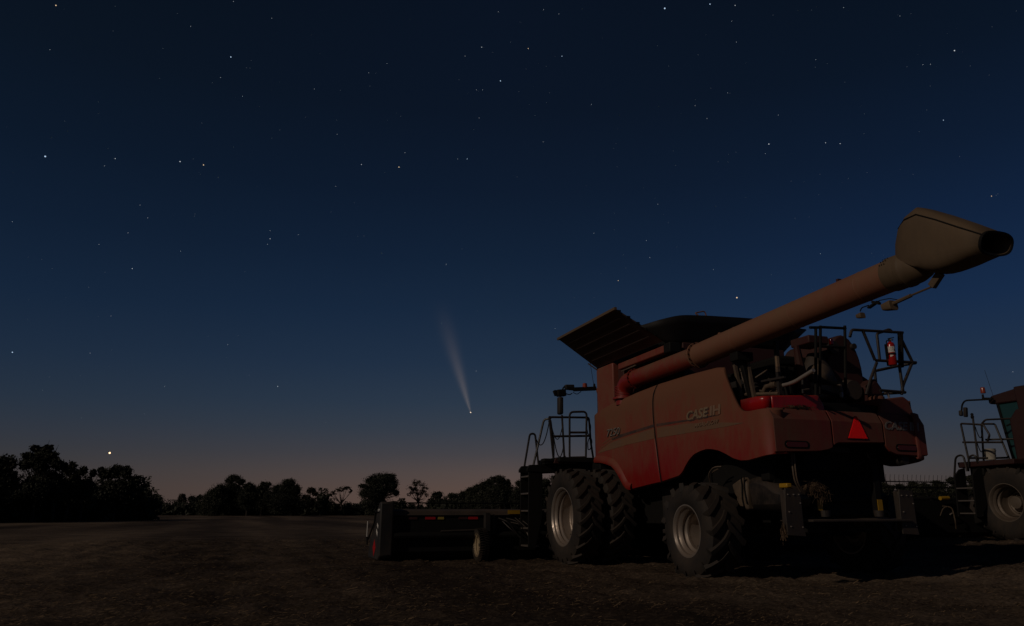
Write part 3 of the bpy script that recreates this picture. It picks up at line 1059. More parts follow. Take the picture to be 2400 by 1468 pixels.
# flared tank covers: stiff left cover, stiff right, front and rear covers, rubber corners
hx0, hx1 = 4.22, 1.30
flap_pts = [(hx0, 1.30, 4.09), (hx1, 1.30, 4.09), (1.50, 2.20, 4.67), (4.25, 2.20, 4.69)]
b = MB()
A, B_, C_, D_ = [Vector(p) for p in flap_pts]
nrm = (B_ - A).cross(D_ - A).normalized()
if nrm.z < 0:
    nrm = -nrm
b.add([A, B_, C_, D_, A + nrm * .025, B_ + nrm * .025, C_ + nrm * .025, D_ + nrm * .025],
      [(0, 1, 2, 3), (7, 6, 5, 4), (0, 4, 5, 1), (1, 5, 6, 2), (2, 6, 7, 3), (3, 7, 4, 0)])
lc = b.build('tank_cover', 'flap', combine)
for t in (.2, .4, .6, .8):
    p, q = A.lerp(D_, t), B_.lerp(C_, t)
    MB().bar(p.lerp(q, .06) - nrm * .006, p.lerp(q, .94) - nrm * .006, .03, .014, nrm).build('cover_rib', 'flap', lc)
MB().bar(D_ + Vector((.04, 0, .01)), C_ + Vector((-.04, 0, .01)), .05, .05).build('cover_edge_rail', 'spout', lc)
b = MB()
for i in range(5):
    p = B_.lerp(C_, .16 + i * .19)
    b.box(p.x - .03, p.x + .01, p.y - .035, p.y + .035, p.z - .005, p.z + .03)
b.build('cover_hinges', 'black', lc, split=True)
MB().tube([A + Vector((0, 0, -.04)), A.lerp(D_, .22) + Vector((.03, 0, -.03))], .015, 6).build('cover_strut', 'tan_metal', lc)
# rubber sheets between the covers
arc = []
lowr = []
top = [(1.40, 1.74, 4.37), (1.30, 1.60, 4.41), (1.15, 1.42, 4.46), (1.02, 1.10, 4.53), (1.0, .69, 4.56), (1.0, .2, 4.58), (1.0, -.65, 4.60), (1.02, -1.3, 4.58),
       (1.2, -1.75, 4.55), (1.5, -2.1, 4.6), (2.8, -2.2, 4.66), (4.2, -2.15, 4.66), (4.7, -1.6, 4.5), (4.9, 0, 4.55), (4.6, 1.0, 4.3), (4.3, 1.25, 4.12)]
bot = [(1.30, 1.29, 4.08), (1.25, 1.2, 4.02), (1.2, 1.1, 4.0), (1.2, .9, 4.0), (1.2, .6, 4.0), (1.2, .2, 4.0), (1.2, -.65, 4.0), (1.2, -1.2, 4.0),
       (1.25, -1.28, 4.0), (1.5, -1.3, 4.0), (2.8, -1.3, 4.0), (4.1, -1.3, 4.0), (4.25, -1.2, 4.0), (4.28, 0, 4.0), (4.28, 1.0, 4.03), (4.24, 1.28, 4.06)]
def cat(tab, n=4):
    out = []
    P = [Vector(p) for p in tab]
    for i in range(len(P) - 1):
        p0, p1, p2, p3 = P[max(i - 1, 0)], P[i], P[i + 1], P[min(i + 2, len(P) - 1)]
        for k in range(n):
            t = k / n
            out.append(.5 * ((2 * p1) + (p2 - p0) * t + (2 * p0 - 5 * p1 + 4 * p2 - p3) * t * t + (3 * p1 - p0 - 3 * p2 + p3) * t ** 3))
    out.append(P[-1])
    return out
tt, bb = cat(top), cat(bot)
rows = [[lo.lerp(hi, t) for lo, hi in zip(bb, tt)] for t in (0, .25, .5, .75, 1)]
MB().grid(rows).build('tank_extension', 'tarp', combine, smooth=60, solid=.02)
MB().tube([tt[17] + Vector((0, 0, 0)), bb[17]], .014, 5).build('extension_seam', 'plastic', combine)
b = MB().tube(bend([(1.0, .72, 4.56), (1.02, .78, 4.60), (1.02, .56, 4.66), (1.02, .53, 4.56)], .05), .013, 6)
b.build('cover_latch', 'auger_tan', combine)

# ---- unloading auger
AX = [(2.62, 1.30, 3.565), (0.16, 1.30, 3.600), (-4.30, 1.30, 3.767)]
b = MB().tube(AX[1:], .195, 32)
auger = b.build('unloading_auger', 'auger_tan', combine, smooth=50)
MB().tube([AX[0], AX[1]], .168, 28).build('inner_tube', 'auger_red', auger, smooth=50)
el_ = [(2.98, 1.30, 3.10), (2.98, 1.30, 3.30)]
for i in range(1, 8):
    a = R(90) * i / 8
    el_.append((2.98 - .30 * (1 - math.cos(a)) * 1.0, 1.30, 3.30 + .265 * math.sin(a)))
el_.append((2.60, 1.30, 3.566))
MB().tube(el_, .170, 24).build('elbow', 'auger_red', auger, smooth=50)
MB().lathe([(3.22, .17), (3.22, .235), (3.255, .235), (3.255, .17)], (2.98, 1.30, 0), 'z', 28).build('base_flange', 'auger_red', auger)
b = MB()
for k in range(6):
    b.lathe([(3.30 + k * .032, .17), (3.30 + k * .032, .19), (3.315 + k * .032, .19), (3.315 + k * .032, .17)], (2.99, 1.30, 0), 'z', 20)
b.build('worm_ring', 'auger_red', auger, split=True)
def flange(x, r0, r1, mat='auger_tan', th=.03):
    z = 3.600 + (0.16 - x) * .0374 if x < .16 else 3.565 + (2.62 - x) * .0142
    f = MB().lathe([(x - th, r0 - .02), (x - th, r1), (x + th, r1), (x + th, r0 - .02)], (0, 1.30, z), 'x', 32).build('flange', mat, auger)
    q = MB()
    for i in range(16):
        a = 2 * math.pi * i / 16
        q.lathe([(x - th - .018, .001), (x - th - .018, .011), (x + th + .018, .011), (x + th + .018, .001)],
                (0, 1.30 + math.cos(a) * (r1 - .012), z + math.sin(a) * (r1 - .012)), 'x', 6)
    q.build('flange_bolts', 'black', auger, stuff=True)
flange(2.46, .17, .205, 'auger_red', .014)
flange(0.20, .19, .228, 'auger_tan', .018)
for x in (-.95, -2.35, -3.6):
    z = 3.600 + (0.16 - x) * .0374
    MB().lathe([(x - .012, .190), (x - .006, .1985), (x + .006, .1985), (x + .012, .190)], (0, 1.30, z), 'x', 32).build('weld_seam', 'auger_tan', auger, smooth=60)
# collar and spout
zc = 3.758
MB().lathe([(-4.56, .10), (-4.50, .17), (-4.40, .200), (-4.30, .208), (-4.29, .217), (-4.24, .217), (-4.23, .208), (-4.06, .210), (-4.02, .200), (-4.02, .15)], (0, 1.30, zc), 'x', 32).build('collar', 'spout', auger, smooth=40)
b = MB()
for i in range(9):
    a = R(100 + (i % 3) * 12); x = -4.05 - (i // 3) * .035
    b.lathe([(.208, .001), (.219, .009), (.220, .001)], (0, 0, 0), 'z', 6)
    k0 = len(b.v) - 18
    for j in range(k0, len(b.v)):
        v = Vector(b.v[j])
        rad, sx, sy = v.z, v.x, v.y
        ca, sa = math.cos(R(25 + (i % 3) * 14)), math.sin(R(25 + (i % 3) * 14))
        b.v[j] = (x + sx, 1.30 + ca * rad - sa * sy, zc + sa * rad + ca * sy)
b.build('collar_bolts', 'black', auger, stuff=True)
def ring(top_, bot_, hw, n=28, p=2.6, yc=1.30):
    t, q = Vector((top_[0], yc, top_[1])), Vector((bot_[0], yc, bot_[1]))
    c, u = (t + q) / 2, (t - q) / 2
    out = []
    for i in range(n):
        a = 2 * math.pi * i / n
        ca, sa = math.cos(a), math.sin(a)
        ex = 2 / p
        out.append(c + u * (abs(ca) ** ex * (1 if ca > 0 else -1)) + Vector((0, 1, 0)) * hw * (abs(sa) ** ex * (1 if sa > 0 else -1)))
    return out
secs = [ring((-4.19, 3.945), (-4.66, 3.585), .200, p=2.2), ring((-4.25, 4.08), (-4.70, 3.57), .215, p=3.0), ring((-4.34, 4.23), (-4.76, 3.56), .222, p=4.0),
        ring((-4.46, 4.335), (-4.85, 3.555), .226, p=4.5), ring((-4.63, 4.385), (-4.95, 3.555), .228, p=4.5), ring((-4.88, 4.215), (-5.06, 3.56), .226, p=4.2),
        ring((-5.16, 4.01), (-5.18, 3.568), .222, p=3.4), ring((-5.44, 3.795), (-5.34, 3.585), .215, p=2.8)]
spout = MB().loft(secs, (True, False)).build('spout', 'spout', auger, smooth=60, solid=.015)
MB().loft([ring((-5.42, 3.815), (-5.325, 3.572), .226, p=2.6), ring((-5.452, 3.802), (-5.355, 3.566), .226, p=2.6), ring((-5.447, 3.788), (-5.35, 3.582), .21, p=2.6),
           ring((-5.42, 3.788), (-5.32, 3.588), .208, p=2.6)], (False, False)).build('spout_mouth_rim', 'black', spout)
MB().loft([ring((-4.95, 4.10), (-4.95, 3.58), .19, p=2.3), ring((-4.96, 4.10), (-4.96, 3.58), .19, p=2.3)]).build('spout_interior', 'black', spout)
rows = []
for s, i in zip(secs[2:], (2, 4, 5, 5, 5, 5)):
    rows.append((sum(s, Vector()) / len(s), s[i]))
b = MB()
pts = [q + (q - c).normalized() * .004 for c, q in rows]
b.tube(pts, .009, 5)
b.build('spout_seam', 'black', spout)
b = MB().bar((-4.695, 1.300, 3.582), (-4.556, 1.300, 3.462), .06, .085, (1, 0, 0))
b.build('spout_lever', 'spout', auger, bevel=.006)
b = MB().tube([(-4.561, 1.300, 3.461), (-4.230, 1.300, 3.436)], .012, 6)
b.tube([(-4.261, 1.300, 3.438), (-3.939, 1.300, 3.404)], .024, 8)
b.build('spout_cylinder', 'spout', auger)
def lamp(px, s, tilt=0.0):
    x, y, z = px
    q = MB()
    q.loft([ring((x + s * .9, z + s * .55), (x + s * .7, z - s * .45), s * .6, yc=y, n=16, p=4),
            ring((x - s * .6, z + s * .75), (x - s * .9, z - s * .75), s * .8, yc=y, n=16, p=4),
            ring((x - s * .8, z + s * .70), (x - s * 1.0, z - s * .70), s * .75, yc=y, n=16, p=4)])
    return q
lamp((-3.924, 1.300, 3.392), .085).build('work_lamp', 'spout', auger, smooth=45)
lamp((-3.465, 1.300, 3.388), .052).build('work_lamp', 'spout', auger, smooth=45)
b = MB()
b.bar((-3.775, 1.300, 3.496), (-3.617, 1.300, 3.455), .05, .02)
b.bar((-3.796, 1.300, 3.463), (-3.689, 1.300, 3.513), .04, .03)
b.tube(bend([(-3.474, 1.300, 3.447), (-3.502, 1.300, 3.485), (-3.622, 1.300, 3.487)], .03), .008, 5)
b.tube(bend([(-3.789, 1.300, 3.503), (-3.953, 1.300, 3.486), (-4.103, 1.300, 3.424)], .03), .006, 5)
b.build('lamp_bracket', 'black', auger)
MB().box(-3.20, -3.16, 1.27, 1.33, 3.90, 3.96).build('hose_clip', 'red_dark', auger)
MB().box(-.52, -.47, 1.26, 1.34, 3.80, 3.84).build('hose_clip', 'auger_tan', auger)
b = MB()
b.box(-.95, -.75, 1.05, 1.35, 3.30, 3.44)
b.bar((-.85, 1.2, 3.35), (-.85, 1.05, 2.6), .08, .08)
b.build('auger_saddle', 'black', combine, bevel=.01)

# ---- engine deck
b = MB()
b.box(-1.42, 1.2, -1.25, 1.25, 2.40, 2.62)
b.build('engine_deck', 'black', combine, bevel=.01)
b = MB()
b.prism([(-.9, 2.6), (-.9, 3.15), (-.55, 3.35), (.7, 3.4), (.9, 3.2), (.9, 2.6)], -.55, .45)
b.box(-.6, .5, -.4, .3, 3.35, 3.52)
b.build('engine', 'black', combine, bevel=.05)
MB().lathe([(-.75, .001), (-.72, .17), (-.6, .22), (.35, .22), (.45, .17), (.48, .001)], (0, .62, 3.02), 'x', 24).build('exhaust_muffler', 'plastic', combine, smooth=50)
b = MB()
b.bar((-0.510, 1.100, 3.389), (-0.652, 1.100, 2.638), .05, .05)
b.bar((-0.858, 1.100, 3.275), (-0.969, 1.100, 2.649), .05, .05)
b.bar((-0.509, 1.100, 3.382), (-0.890, 1.100, 3.269), .04, .04)
b.build('ladder_frame', 'tan_metal', combine)
b = MB().tube(bend([(-0.529, 1.000, 3.286), (-0.558, 1.000, 3.070), (-0.755, 1.000, 2.866), (-0.936, 1.000, 2.772)], .1), .016, 6)
b.tube([(-0.683, 1.050, 2.806), (-1.471, 1.050, 2.705)], .028, 8)
b.tube([(-0.816, 0.950, 2.860), (-1.102, 0.950, 2.784)], .02, 8)
b.build('hydraulic_pipe', 'tan_metal', combine, split=True)
b = MB()
b.tube([(-0.506, 1.000, 3.290), (-0.541, 1.000, 3.199)], .035, 8)
b.tube([(-0.612, 1.000, 3.222), (-0.644, 1.000, 3.125)], .03, 8)
b.build('filter', 'tan_metal', combine, split=True)
b = MB().tube(bend([(-1.471, 0.950, 2.839), (-1.700, 0.950, 2.841), (-2.142, 0.950, 2.949)], .12), .030, 12)
b.build('intake_pipe', 'steel', combine)
b = MB().tube(bend([(-1.067, 1.000, 2.806), (-1.127, 1.000, 2.864), (-1.380, 1.000, 2.864)], .06), [.035] * 7 + [.050], 12)
b.lathe([(0, .001), (0, .055), (.07, .055), (.07, .001)], (-1.340, 1.000, 2.863), 'x', 14)
b.build('coolant_connector', 'tan_metal', combine)
b = MB()
b.bar((-1.452, 1.000, 3.516), (-1.436, 1.000, 2.700), .055, .055)
b.bar((-1.111, 1.050, 2.950), (-1.648, 1.050, 2.927), .04, .03)
b.build('deck_post', 'plastic', combine)
b = MB().box(-.02, .02, -.02, .02, -.1, .1)
o = b.build('post_bracket', 'letter', combine); o.location = (-1.519, 1.060, 3.162)
b = MB().box(-.025, .025, -.02, .02, -.04, .04)
o = b.build('post_bracket', 'tan_metal', combine); o.location = (-1.515, 1.060, 3.065)
b = MB()
b.tube([(-1.720, 0.800, 2.891), (-1.700, 0.800, 2.691)], .02, 6)
b.tube([(-1.716, 0.800, 2.739), (-1.852, 0.800, 2.731)], .014, 6)
b.tube([(-0.238, 1.150, 3.007), (-0.613, 1.150, 2.743)], .02, 6)
b.build('conduit', 'plastic', combine, split=True)
r = random.Random(21)
for i in range(14):
    x0, y0 = r.uniform(-.9, .9), r.uniform(.35, 1.15)
    p0 = Vector((x0, y0, 2.64)); p3 = Vector((x0 + r.uniform(-.6, .6), y0 + r.uniform(-.35, .2), r.uniform(2.75, 3.3)))
    p1 = p0 + Vector((r.uniform(-.1, .1), 0, r.uniform(.15, .4))); p2 = p3 + Vector((r.uniform(-.3, .3), .05, r.uniform(-.25, -.02)))
    MB().tube(bend([p0, p1, p2, p3], .12), r.choice((.010, .014, .020)), 6).build('engine_pipe', r.choice(('rail', 'plastic', 'plastic', 'tan_metal')), combine)
for (x0, y0, z0, l, rr_) in ((-.55, .95, 2.78, .22, .06), (.2, 1.05, 2.80, .18, .055), (-.2, .8, 3.28, .25, .07)):
    MB().lathe([(0, .001), (.01, rr_ * .9), (.03, rr_), (l - .03, rr_), (l, rr_ * .8), (l, .001)], (x0, y0, z0), 'z', 14).build('engine_filter', 'plastic', combine, smooth=45)
for k in range(5):
    MB().bar((-1.0 + k * .02, .55 - k * .16, 2.66), (-.9, .55 - k * .16, 3.25), .03, .03).build('cooler_fin', 'black', combine)
# air cleaner and precleaner seen through the rear ladder
b = MB()
b.lathe([(3.58, .001), (3.58, .10), (3.30, .26), (3.05, .33), (3.05, .001)], (-.62, -.42, 0), 'z', 24)
b.build('air_cleaner_cone', 'grey_sheet', combine, smooth=40)
b = MB()
b.lathe([(-.02, .001), (0, .15), (.05, .20), (.2, .21), (.2, .001)], (-1.05, -.22, 3.13), 'x', 24)
b.build('air_cleaner_cap', 'tan_metal', combine, smooth=40)
b = MB()
b.prism([(.05, 3.02), (-.55, 3.02), (-.6, 2.78), (.05, 2.72)], -1.05, -.6, 'x')
b.build('radiator_tank', 'tan_metal', combine, bevel=.05)
b = MB().bar((-1.07, -.02, 3.02), (-1.07, -.56, 3.0), .03, .06)
b.bar((-1.08, 0.05, 2.90), (-1.08, -.56, 2.76), .03, .05)
b.build('strap', 'black', combine, split=True)
b = MB().tube([(-1.12, -.42, 2.98), (-1.13, -.44, 2.85)], .035, 8)
b.build('drain_pipe', 'tan_metal', combine)
MB().tube([(-1.13, -.44, 2.86), (-1.16, -.40, 2.76)], .026, 8).build('chrome_pipe', 'steel', combine)
b = MB()
b.box(-1.0, -.55, -.42, -.02, 3.66, 3.80)
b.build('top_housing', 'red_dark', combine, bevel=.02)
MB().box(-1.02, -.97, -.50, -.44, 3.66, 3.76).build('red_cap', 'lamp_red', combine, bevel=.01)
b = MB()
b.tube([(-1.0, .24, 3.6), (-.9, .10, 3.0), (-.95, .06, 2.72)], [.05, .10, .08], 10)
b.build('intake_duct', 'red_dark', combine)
# red rotary screen housing on the right
def arch(y0, y1, z0, z1, n=14):
    out = [(y0, z0)]
    for i in range(n + 1):
        a = math.pi * i / n
        out.append(((y0 + y1) / 2 + (y0 - y1) / 2 * math.cos(a) * (1), z0 + (z1 - z0) * (.45 + .55 * math.sin(a))))
    out.append((y1, z0))
    return out
b = MB().prism(arch(-.58, -1.30, 2.62, 3.92), -.75, .5, 'x')
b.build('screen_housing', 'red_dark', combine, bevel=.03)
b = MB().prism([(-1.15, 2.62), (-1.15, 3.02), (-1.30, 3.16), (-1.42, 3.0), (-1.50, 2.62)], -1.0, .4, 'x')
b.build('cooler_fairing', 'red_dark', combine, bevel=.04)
b = MB().lathe([(-.9, .001), (-.9, .16), (-.76, .2), (-.76, .001)], (0, -.93, 2.95), 'x', 24)
b.build('fan_pulley', 'grey_sheet', combine)
b = MB().lathe([(-.80, .001), (-.80, .11), (-.76, .12), (-.76, .001)], (0, -.70, 3.68), 'x', 18)
b.lathe([(-.82, .001), (-.82, .05), (-.76, .05), (-.76, .001)], (0, -1.12, 3.72), 'x', 14)
b.build('screen_bearing', 'plastic', combine, split=True)
b = MB().lathe([(2.62, .12), (2.80, .12), (2.82, .08), (2.82, .001)], (-1.15, -1.12, 0), 'z', 16)
b.build('reservoir', 'auger_red', combine)
MB().tube([(-1.28, -1.22, 2.9), (-1.28, -1.25, 2.78)], .018, 6).build('chrome_fitting', 'steel', combine)
# rear access ladder frame and guard rails
def rail(name, paths, r_=.022, mat='rail', corner=.05, parent=None):
    q = MB()
    for p in paths:
        q.tube(bend(p, corner), r_, 8)
    return q.build(name, mat, parent or combine)
rail('engine_ladder', [
    [(-1.400, 0.075, 3.844), (-1.400, 0.234, 2.743)], [(-1.400, -0.409, 3.883), (-1.400, -0.267, 2.768)],
    [(-1.400, 0.077, 3.823), (-1.400, -0.420, 3.842)], [(-1.400, 0.118, 3.509), (-1.400, -0.375, 3.524)],
    [(-1.400, 0.286, 3.799), (-1.400, 0.078, 3.816)], [(-1.400, 0.172, 3.795), (-1.400, 0.311, 2.706)]], .023, mat='black')
rail('guard_rail', [
    [(-1.300, -0.582, 3.735), (-1.300, -0.634, 3.860), (-1.300, -1.705, 3.894)],
    [(-1.300, -0.861, 3.864), (-1.300, -1.039, 3.379)],
    [(-1.300, -1.057, 3.380), (-1.300, -1.902, 3.399)],
    [(-1.300, -1.611, 3.872), (-1.300, -1.821, 3.408)],
    [(-1.300, -1.818, 3.393), (-1.300, -1.549, 2.986), (-1.300, -1.498, 2.844)],
    [(-1.300, -1.534, 3.318), (-1.300, -1.537, 2.867)],
    [(-1.300, -1.069, 3.345), (-1.300, -0.893, 3.055), (-1.300, -0.769, 2.807)],
    [(-1.300, -1.058, 2.891), (-1.300, -1.585, 2.883)],
], .024)
rail('guard_rail', [
    [(-0.950, -1.495, 3.474), (-0.950, -1.505, 3.942), (-0.950, -1.631, 3.982), (-0.950, -1.799, 4.040), (-0.950, -1.855, 3.984)],
    [(-0.950, -1.355, 3.283), (-0.950, -1.879, 3.403), (-1.250, -1.955, 3.404)],
    [(-0.950, -1.358, 3.298), (-0.950, -1.348, 3.066)],
    [(-0.950, -1.476, 2.907), (-1.250, -1.638, 2.893)],
], .024)
MB().bar((-1.280, -1.671, 3.895), (-1.280, -1.587, 3.296), .10, .02).build('bracket_plate', 'black', combine)

# ---- cab, mirrors, beacon
b = MB()
b.prism([(4.28, 2.1), (5.35, 2.1), (5.55, 2.8), (5.45, 3.75), (4.28, 3.75)], -.68, .68)
b.build('cab', 'glass', combine, bevel=.06)
b = MB().prism([(4.28, 3.72), (5.55, 3.72), (5.62, 3.85), (5.4, 3.98), (4.28, 4.0)], -.70, .70)
b.build('cab_roof', 'red_tank', combine, bevel=.05)
b = MB()
for x in (4.32, 4.9, 5.48):
    for s in (-1, 1):
        b.bar((x, s * .69, 2.1), (x - .04, s * .69, 3.75), .06, .05)
b.build('cab_pillars', 'black', combine, split=True)
b = MB()
b.bar((5.400, 0.786, 3.841), (5.400, 1.351, 3.791), .10, .085)
b.bar((5.400, 1.297, 3.794), (5.400, 1.515, 3.803), .07, .06)
b.tube(bend([(5.400, 1.350, 3.842), (5.400, 1.601, 3.849), (5.400, 1.646, 3.765), (5.400, 1.670, 3.654)], .05), .018, 6)
b.tube(bend([(5.400, 1.375, 3.719), (5.400, 1.278, 3.673), (5.400, 1.166, 3.750)], .04), .009, 5)
b.tube(bend([(5.400, 1.561, 3.679), (5.400, 1.464, 3.654), (5.400, 1.397, 3.697)], .04), .012, 5)
arm = b.build('mirror_arm', 'black', combine)
MB().bar((5.420, 1.571, 3.833), (5.420, 1.341, 3.845), .1, .12).build('side_lamp', 'plastic', arm, bevel=.02)
b = MB().bar((5.420, 1.695, 3.595), (5.420, 1.702, 3.186), .12, .155, (1, 0, 0))
b.build('mirror', 'plastic', arm, bevel=.035)
b = MB().bar((5.420, 1.779, 3.681), (5.420, 1.563, 3.702), .14, .16)
b.bar((5.420, 1.843, 3.748), (5.420, 1.791, 3.620), .06, .09)
b.build('mirror_joint', 'black', arm, bevel=.02)
b = MB().lathe([(0, .06), (.10, .052), (.115, .001)], (5.400, 1.064, 3.847), 'z', 14)
b.build('beacon', 'beacon', arm)
b = MB().lathe([(0, .03), (.07, .025), (.09, .008)], (5.200, 0.913, 3.834), 'z', 10)
b.tube([(5.200, 0.923, 3.864), (5.200, 1.006, 4.420)], .006, 4)
b.build('antenna', 'black', combine)

# ---- platform, rails and ladder at the cab door
b = MB()
b.prism([(1.30, 2.02), (1.30, 2.13), (2.22, 2.13), (2.22, 2.03)], 4.25, 5.5, 'x')
b.build('platform', 'black', combine, bevel=.01)
b = MB().prism([(1.75, 1.985), (1.75, 2.11), (2.26, 2.11), (2.30, 2.0)], 4.38, 4.42, 'x')
b.build('platform_edge', 'red_dark', combine, bevel=.008)
b = MB().bar((4.55, 1.88, 2.06), (4.55, 2.12, 2.06), .07, .10)
b.build('step_reflector', 'lamp_red', combine)
b = MB().box(4.5, 4.7, 2.25, 2.48, 2.03, 2.11)
b.build('step_lamp', 'black', combine, bevel=.02)
b = MB()
b.prism([(1.6, 2.02), (2.72, 1.98), (2.78, 1.9), (2.78, 1.84), (2.3, 1.82), (1.6, 1.86)], 4.72, 4.80, 'x')
b.prism([(1.6, 2.02), (2.72, 1.98), (2.78, 1.9), (2.78, 1.84), (2.3, 1.82), (1.6, 1.86)], 5.22, 5.30, 'x')
b.box(4.4, 5.4, 1.2, 1.7, 1.6, 2.02)
b.build('ladder_bracket', 'black', combine, bevel=.01)
b = MB()
for x in (4.76, 5.27):
    b.prism([(2.42, 1.95), (2.74, 1.95), (2.76, .28), (2.60, .24), (2.44, .9)], x - .02, x + .02, 'x')
lad = empty('ladder', parent=combine)
b.build('stringer', 'black', lad, bevel=.006, split=True)
for z in (.30, .66, 1.02, 1.38, 1.74):
    MB().box(4.785, 5.245, 2.50, 2.745, z - .018, z + .018).build('step', 'step', lad, bevel=.006)
b = MB().bar((4.70, 2.30, .9), (4.70, 2.30, 1.3), .10, .02, (1, 0, 0))
b.build('sticker_plate', 'grey_sheet', combine)
rail('handrail', [
    [(5.300, 2.661, 1.182), (5.300, 2.648, 1.918), (5.300, 2.501, 2.706), (5.300, 2.377, 2.710), (5.300, 2.291, 1.943)],
    [(5.000, 2.557, 1.904), (4.900, 2.312, 2.995), (4.800, 2.199, 2.997), (4.800, 2.127, 2.363), (4.750, 2.161, 2.100)]], .024, corner=.14)
rail('platform_rail', [
    [(4.600, 2.222, 2.116), (4.600, 2.309, 3.008), (4.600, 2.269, 3.009)],
    [(4.600, 2.311, 2.896), (4.600, 2.279, 3.009), (4.600, 1.355, 3.036), (4.600, 1.320, 2.462), (4.600, 1.269, 2.110)],
    [(4.600, 2.205, 2.593), (4.600, 1.346, 2.630)],
    [(4.600, 2.004, 3.067), (4.600, 1.962, 2.095)]], .024)
rail('gate', [
    [(4.500, 1.884, 2.090), (4.500, 1.862, 3.126), (4.500, 1.450, 3.153), (4.500, 1.500, 2.098)],
    [(4.500, 1.872, 2.678), (4.500, 1.463, 2.692)], [(4.500, 1.883, 2.136), (4.500, 1.488, 2.154)]], .024, corner=.1)
def sag(p, q, drop, n=10):
    p, q = Vector(p), Vector(q)
    return [p.lerp(q, i / n) - Vector((0, 0, drop * 4 * (i / n) * (1 - i / n))) for i in range(n + 1)]
b = MB()
b.tube(sag((4.900, 2.499, 2.546), (4.700, 2.260, 2.955), .30), .012, 5)
b.tube(sag((4.600, 2.214, 2.621), (4.600, 1.987, 2.351), .32), .012, 5)
b.tube(sag((4.600, 2.252, 2.805), (4.600, 1.999, 2.814), .28), .010, 5)
b.build('safety_chain', 'black', combine, split=True)
b = MB()
for u0, v0, u1, v1, ww in ((1376, 980, 1384, 1016, 6), (1380, 1030, 1382, 1055, 6)):
    p0, p1 = Vector((4.550, 1.410, 3.000)), Vector((4.550, 1.378, 2.671))
    if v0 > 1000:
        p0, p1 = Vector((4.550, 1.359, 2.625)), Vector((4.550, 1.388, 2.335))
    loop = [p0, p0.lerp(p1, .4) + Vector((0, -.06, 0)), p1 + Vector((0, -.03, 0)), p1 + Vector((0, .03, -.02)), p0.lerp(p1, .5) + Vector((0, .05, 0)), p0]
    b.tube(bend(loop, .05), .011, 5)
b.build('coiled_cable', 'black', combine, split=True)
b = MB().bar((4.500, 2.084, 2.113), (4.500, 1.983, 2.161), .05, .03)
b.tube(bend([(4.100, 1.865, 1.871), (3.800, 1.810, 1.700), (3.600, 1.758, 1.676)], .05), .012, 5)
b.tube(bend([(4.200, 1.612, 1.907), (4.200, 1.573, 1.845), (4.200, 1.493, 1.847), (4.200, 1.472, 1.910)], .05), .006, 5)
b.build('wiring', 'black', combine, split=True)
MB().box(3.9, 4.3, 1.1, 1.45, 1.72, 2.03).build('cab_mount', 'black', combine, bevel=.02)

# ---- feeder house and header
b = MB().prism([(4.0, 1.7), (4.2, 1.85), (5.9, 1.05), (5.9, .35), (4.6, .8), (4.0, 1.2)], -.75, .75)
b.build('feeder_house', 'black', combine, bevel=.02)
W_ = 5.5
b = MB()
b.prism([(5.42, .20), (5.42, .92), (5.50, .98), (5.60, .90), (5.75, .18), (6.9, .05), (6.9, .02), (5.6, .06)], -W_, W_)
b.build('header', 'black', combine)
header = [o for o in combine.children if o.name.startswith('header')][0]
b = MB()
b.prism([(5.38, .93), (5.44, 1.02), (5.62, 1.06), (5.66, .99), (5.55, .88)], -W_, W_)
b.build('top_beam', 'grey_sheet', header, bevel=.008)
b = MB().tube([(5.36, -W_, .52), (5.36, W_, .52)], .07, 10)
b.build('back_tube', 'black', header)
for s in (1, -1):
    y0, y1 = (5.52, 5.80) if s > 0 else (-5.80, -5.52)
    pl = [(5.28, 1.19), (5.36, 1.205), (5.50, 1.19), (6.57, .34), (6.72, .10), (6.72, .03), (5.45, .03), (5.30, .12)]
    ep = MB().prism(pl, y0, y1).build('end_panel', 'plastic', header, bevel=.03)
    if s > 0:
        b = MB()
        q = [(5.72, .27), (5.88, .44), (6.08, .27), (5.92, .09)]
        b.prism(q, 5.801, 5.805)
        b.build('end_reflector', 'reflector', ep)
        b = MB()
        b.prism([(5.46, .72), (5.60, .78), (5.63, .72), (5.49, .66)], 5.801, 5.805)
        b.prism([(5.52, .58), (5.68, .66), (5.71, .60), (5.55, .50)], 5.801, 5.805)
        b.build('end_decal', 'white', ep, split=True)
        MB().tube([(6.64, 5.85, .80), (6.66, 5.85, .47)], .011, 6).build('marker_rod', 'white', ep)
        b = MB().tube([(6.66, 5.85, .47), (6.66, 5.84, .30)], .020, 6)
        b.tube(bend([(5.40, 5.83, 1.02), (5.75, 5.83, 1.0), (5.80, 5.83, .80), (6.6, 5.83, .42)], .05), .018, 6)
        b.build('rod_holder', 'black', ep)
        MB().lathe([(5.80, .001), (5.80, .03), (5.835, .03), (5.835, .001)], (5.38, 0, 1.03), 'y', 10).build('lamp_button', 'white', ep)
for y, l, m_ in ((4.72, .22, 'reflector'), (4.49, .13, 'amber'), (3.78, .215, 'reflector'), (4.0, .2, 'red_dark'), (5.1, .2, 'red_dark')):
    MB().box(5.405, 5.418, y - l / 2, y + l / 2, .845, .90).build('reflector', m_, header)
MB().prism([(2.67, .955), (2.67, 1.035), (3.0, 1.035), (3.0, .955)], 5.36, 5.375, 'x').build('warning_sticker', 'yellow', header)
gw = make_wheel('gauge_wheel', .345, .20, .245, 40, .04, .006, -.08, 'rim_cream', header)
gw.location = (5.15, 3.68, .33)
b = MB()
b.bar((5.30, 3.50, .98), (5.30, 3.50, .60), .10, .16)
b.bar((5.30, 3.35, .95), (5.30, 3.35, .55), .05, .05)
b.tube([(5.15, 3.45, .33), (5.15, 3.72, .33)], .03, 8)
b.bar((5.30, 3.46, .62), (5.15, 3.46, .33), .06, .05)
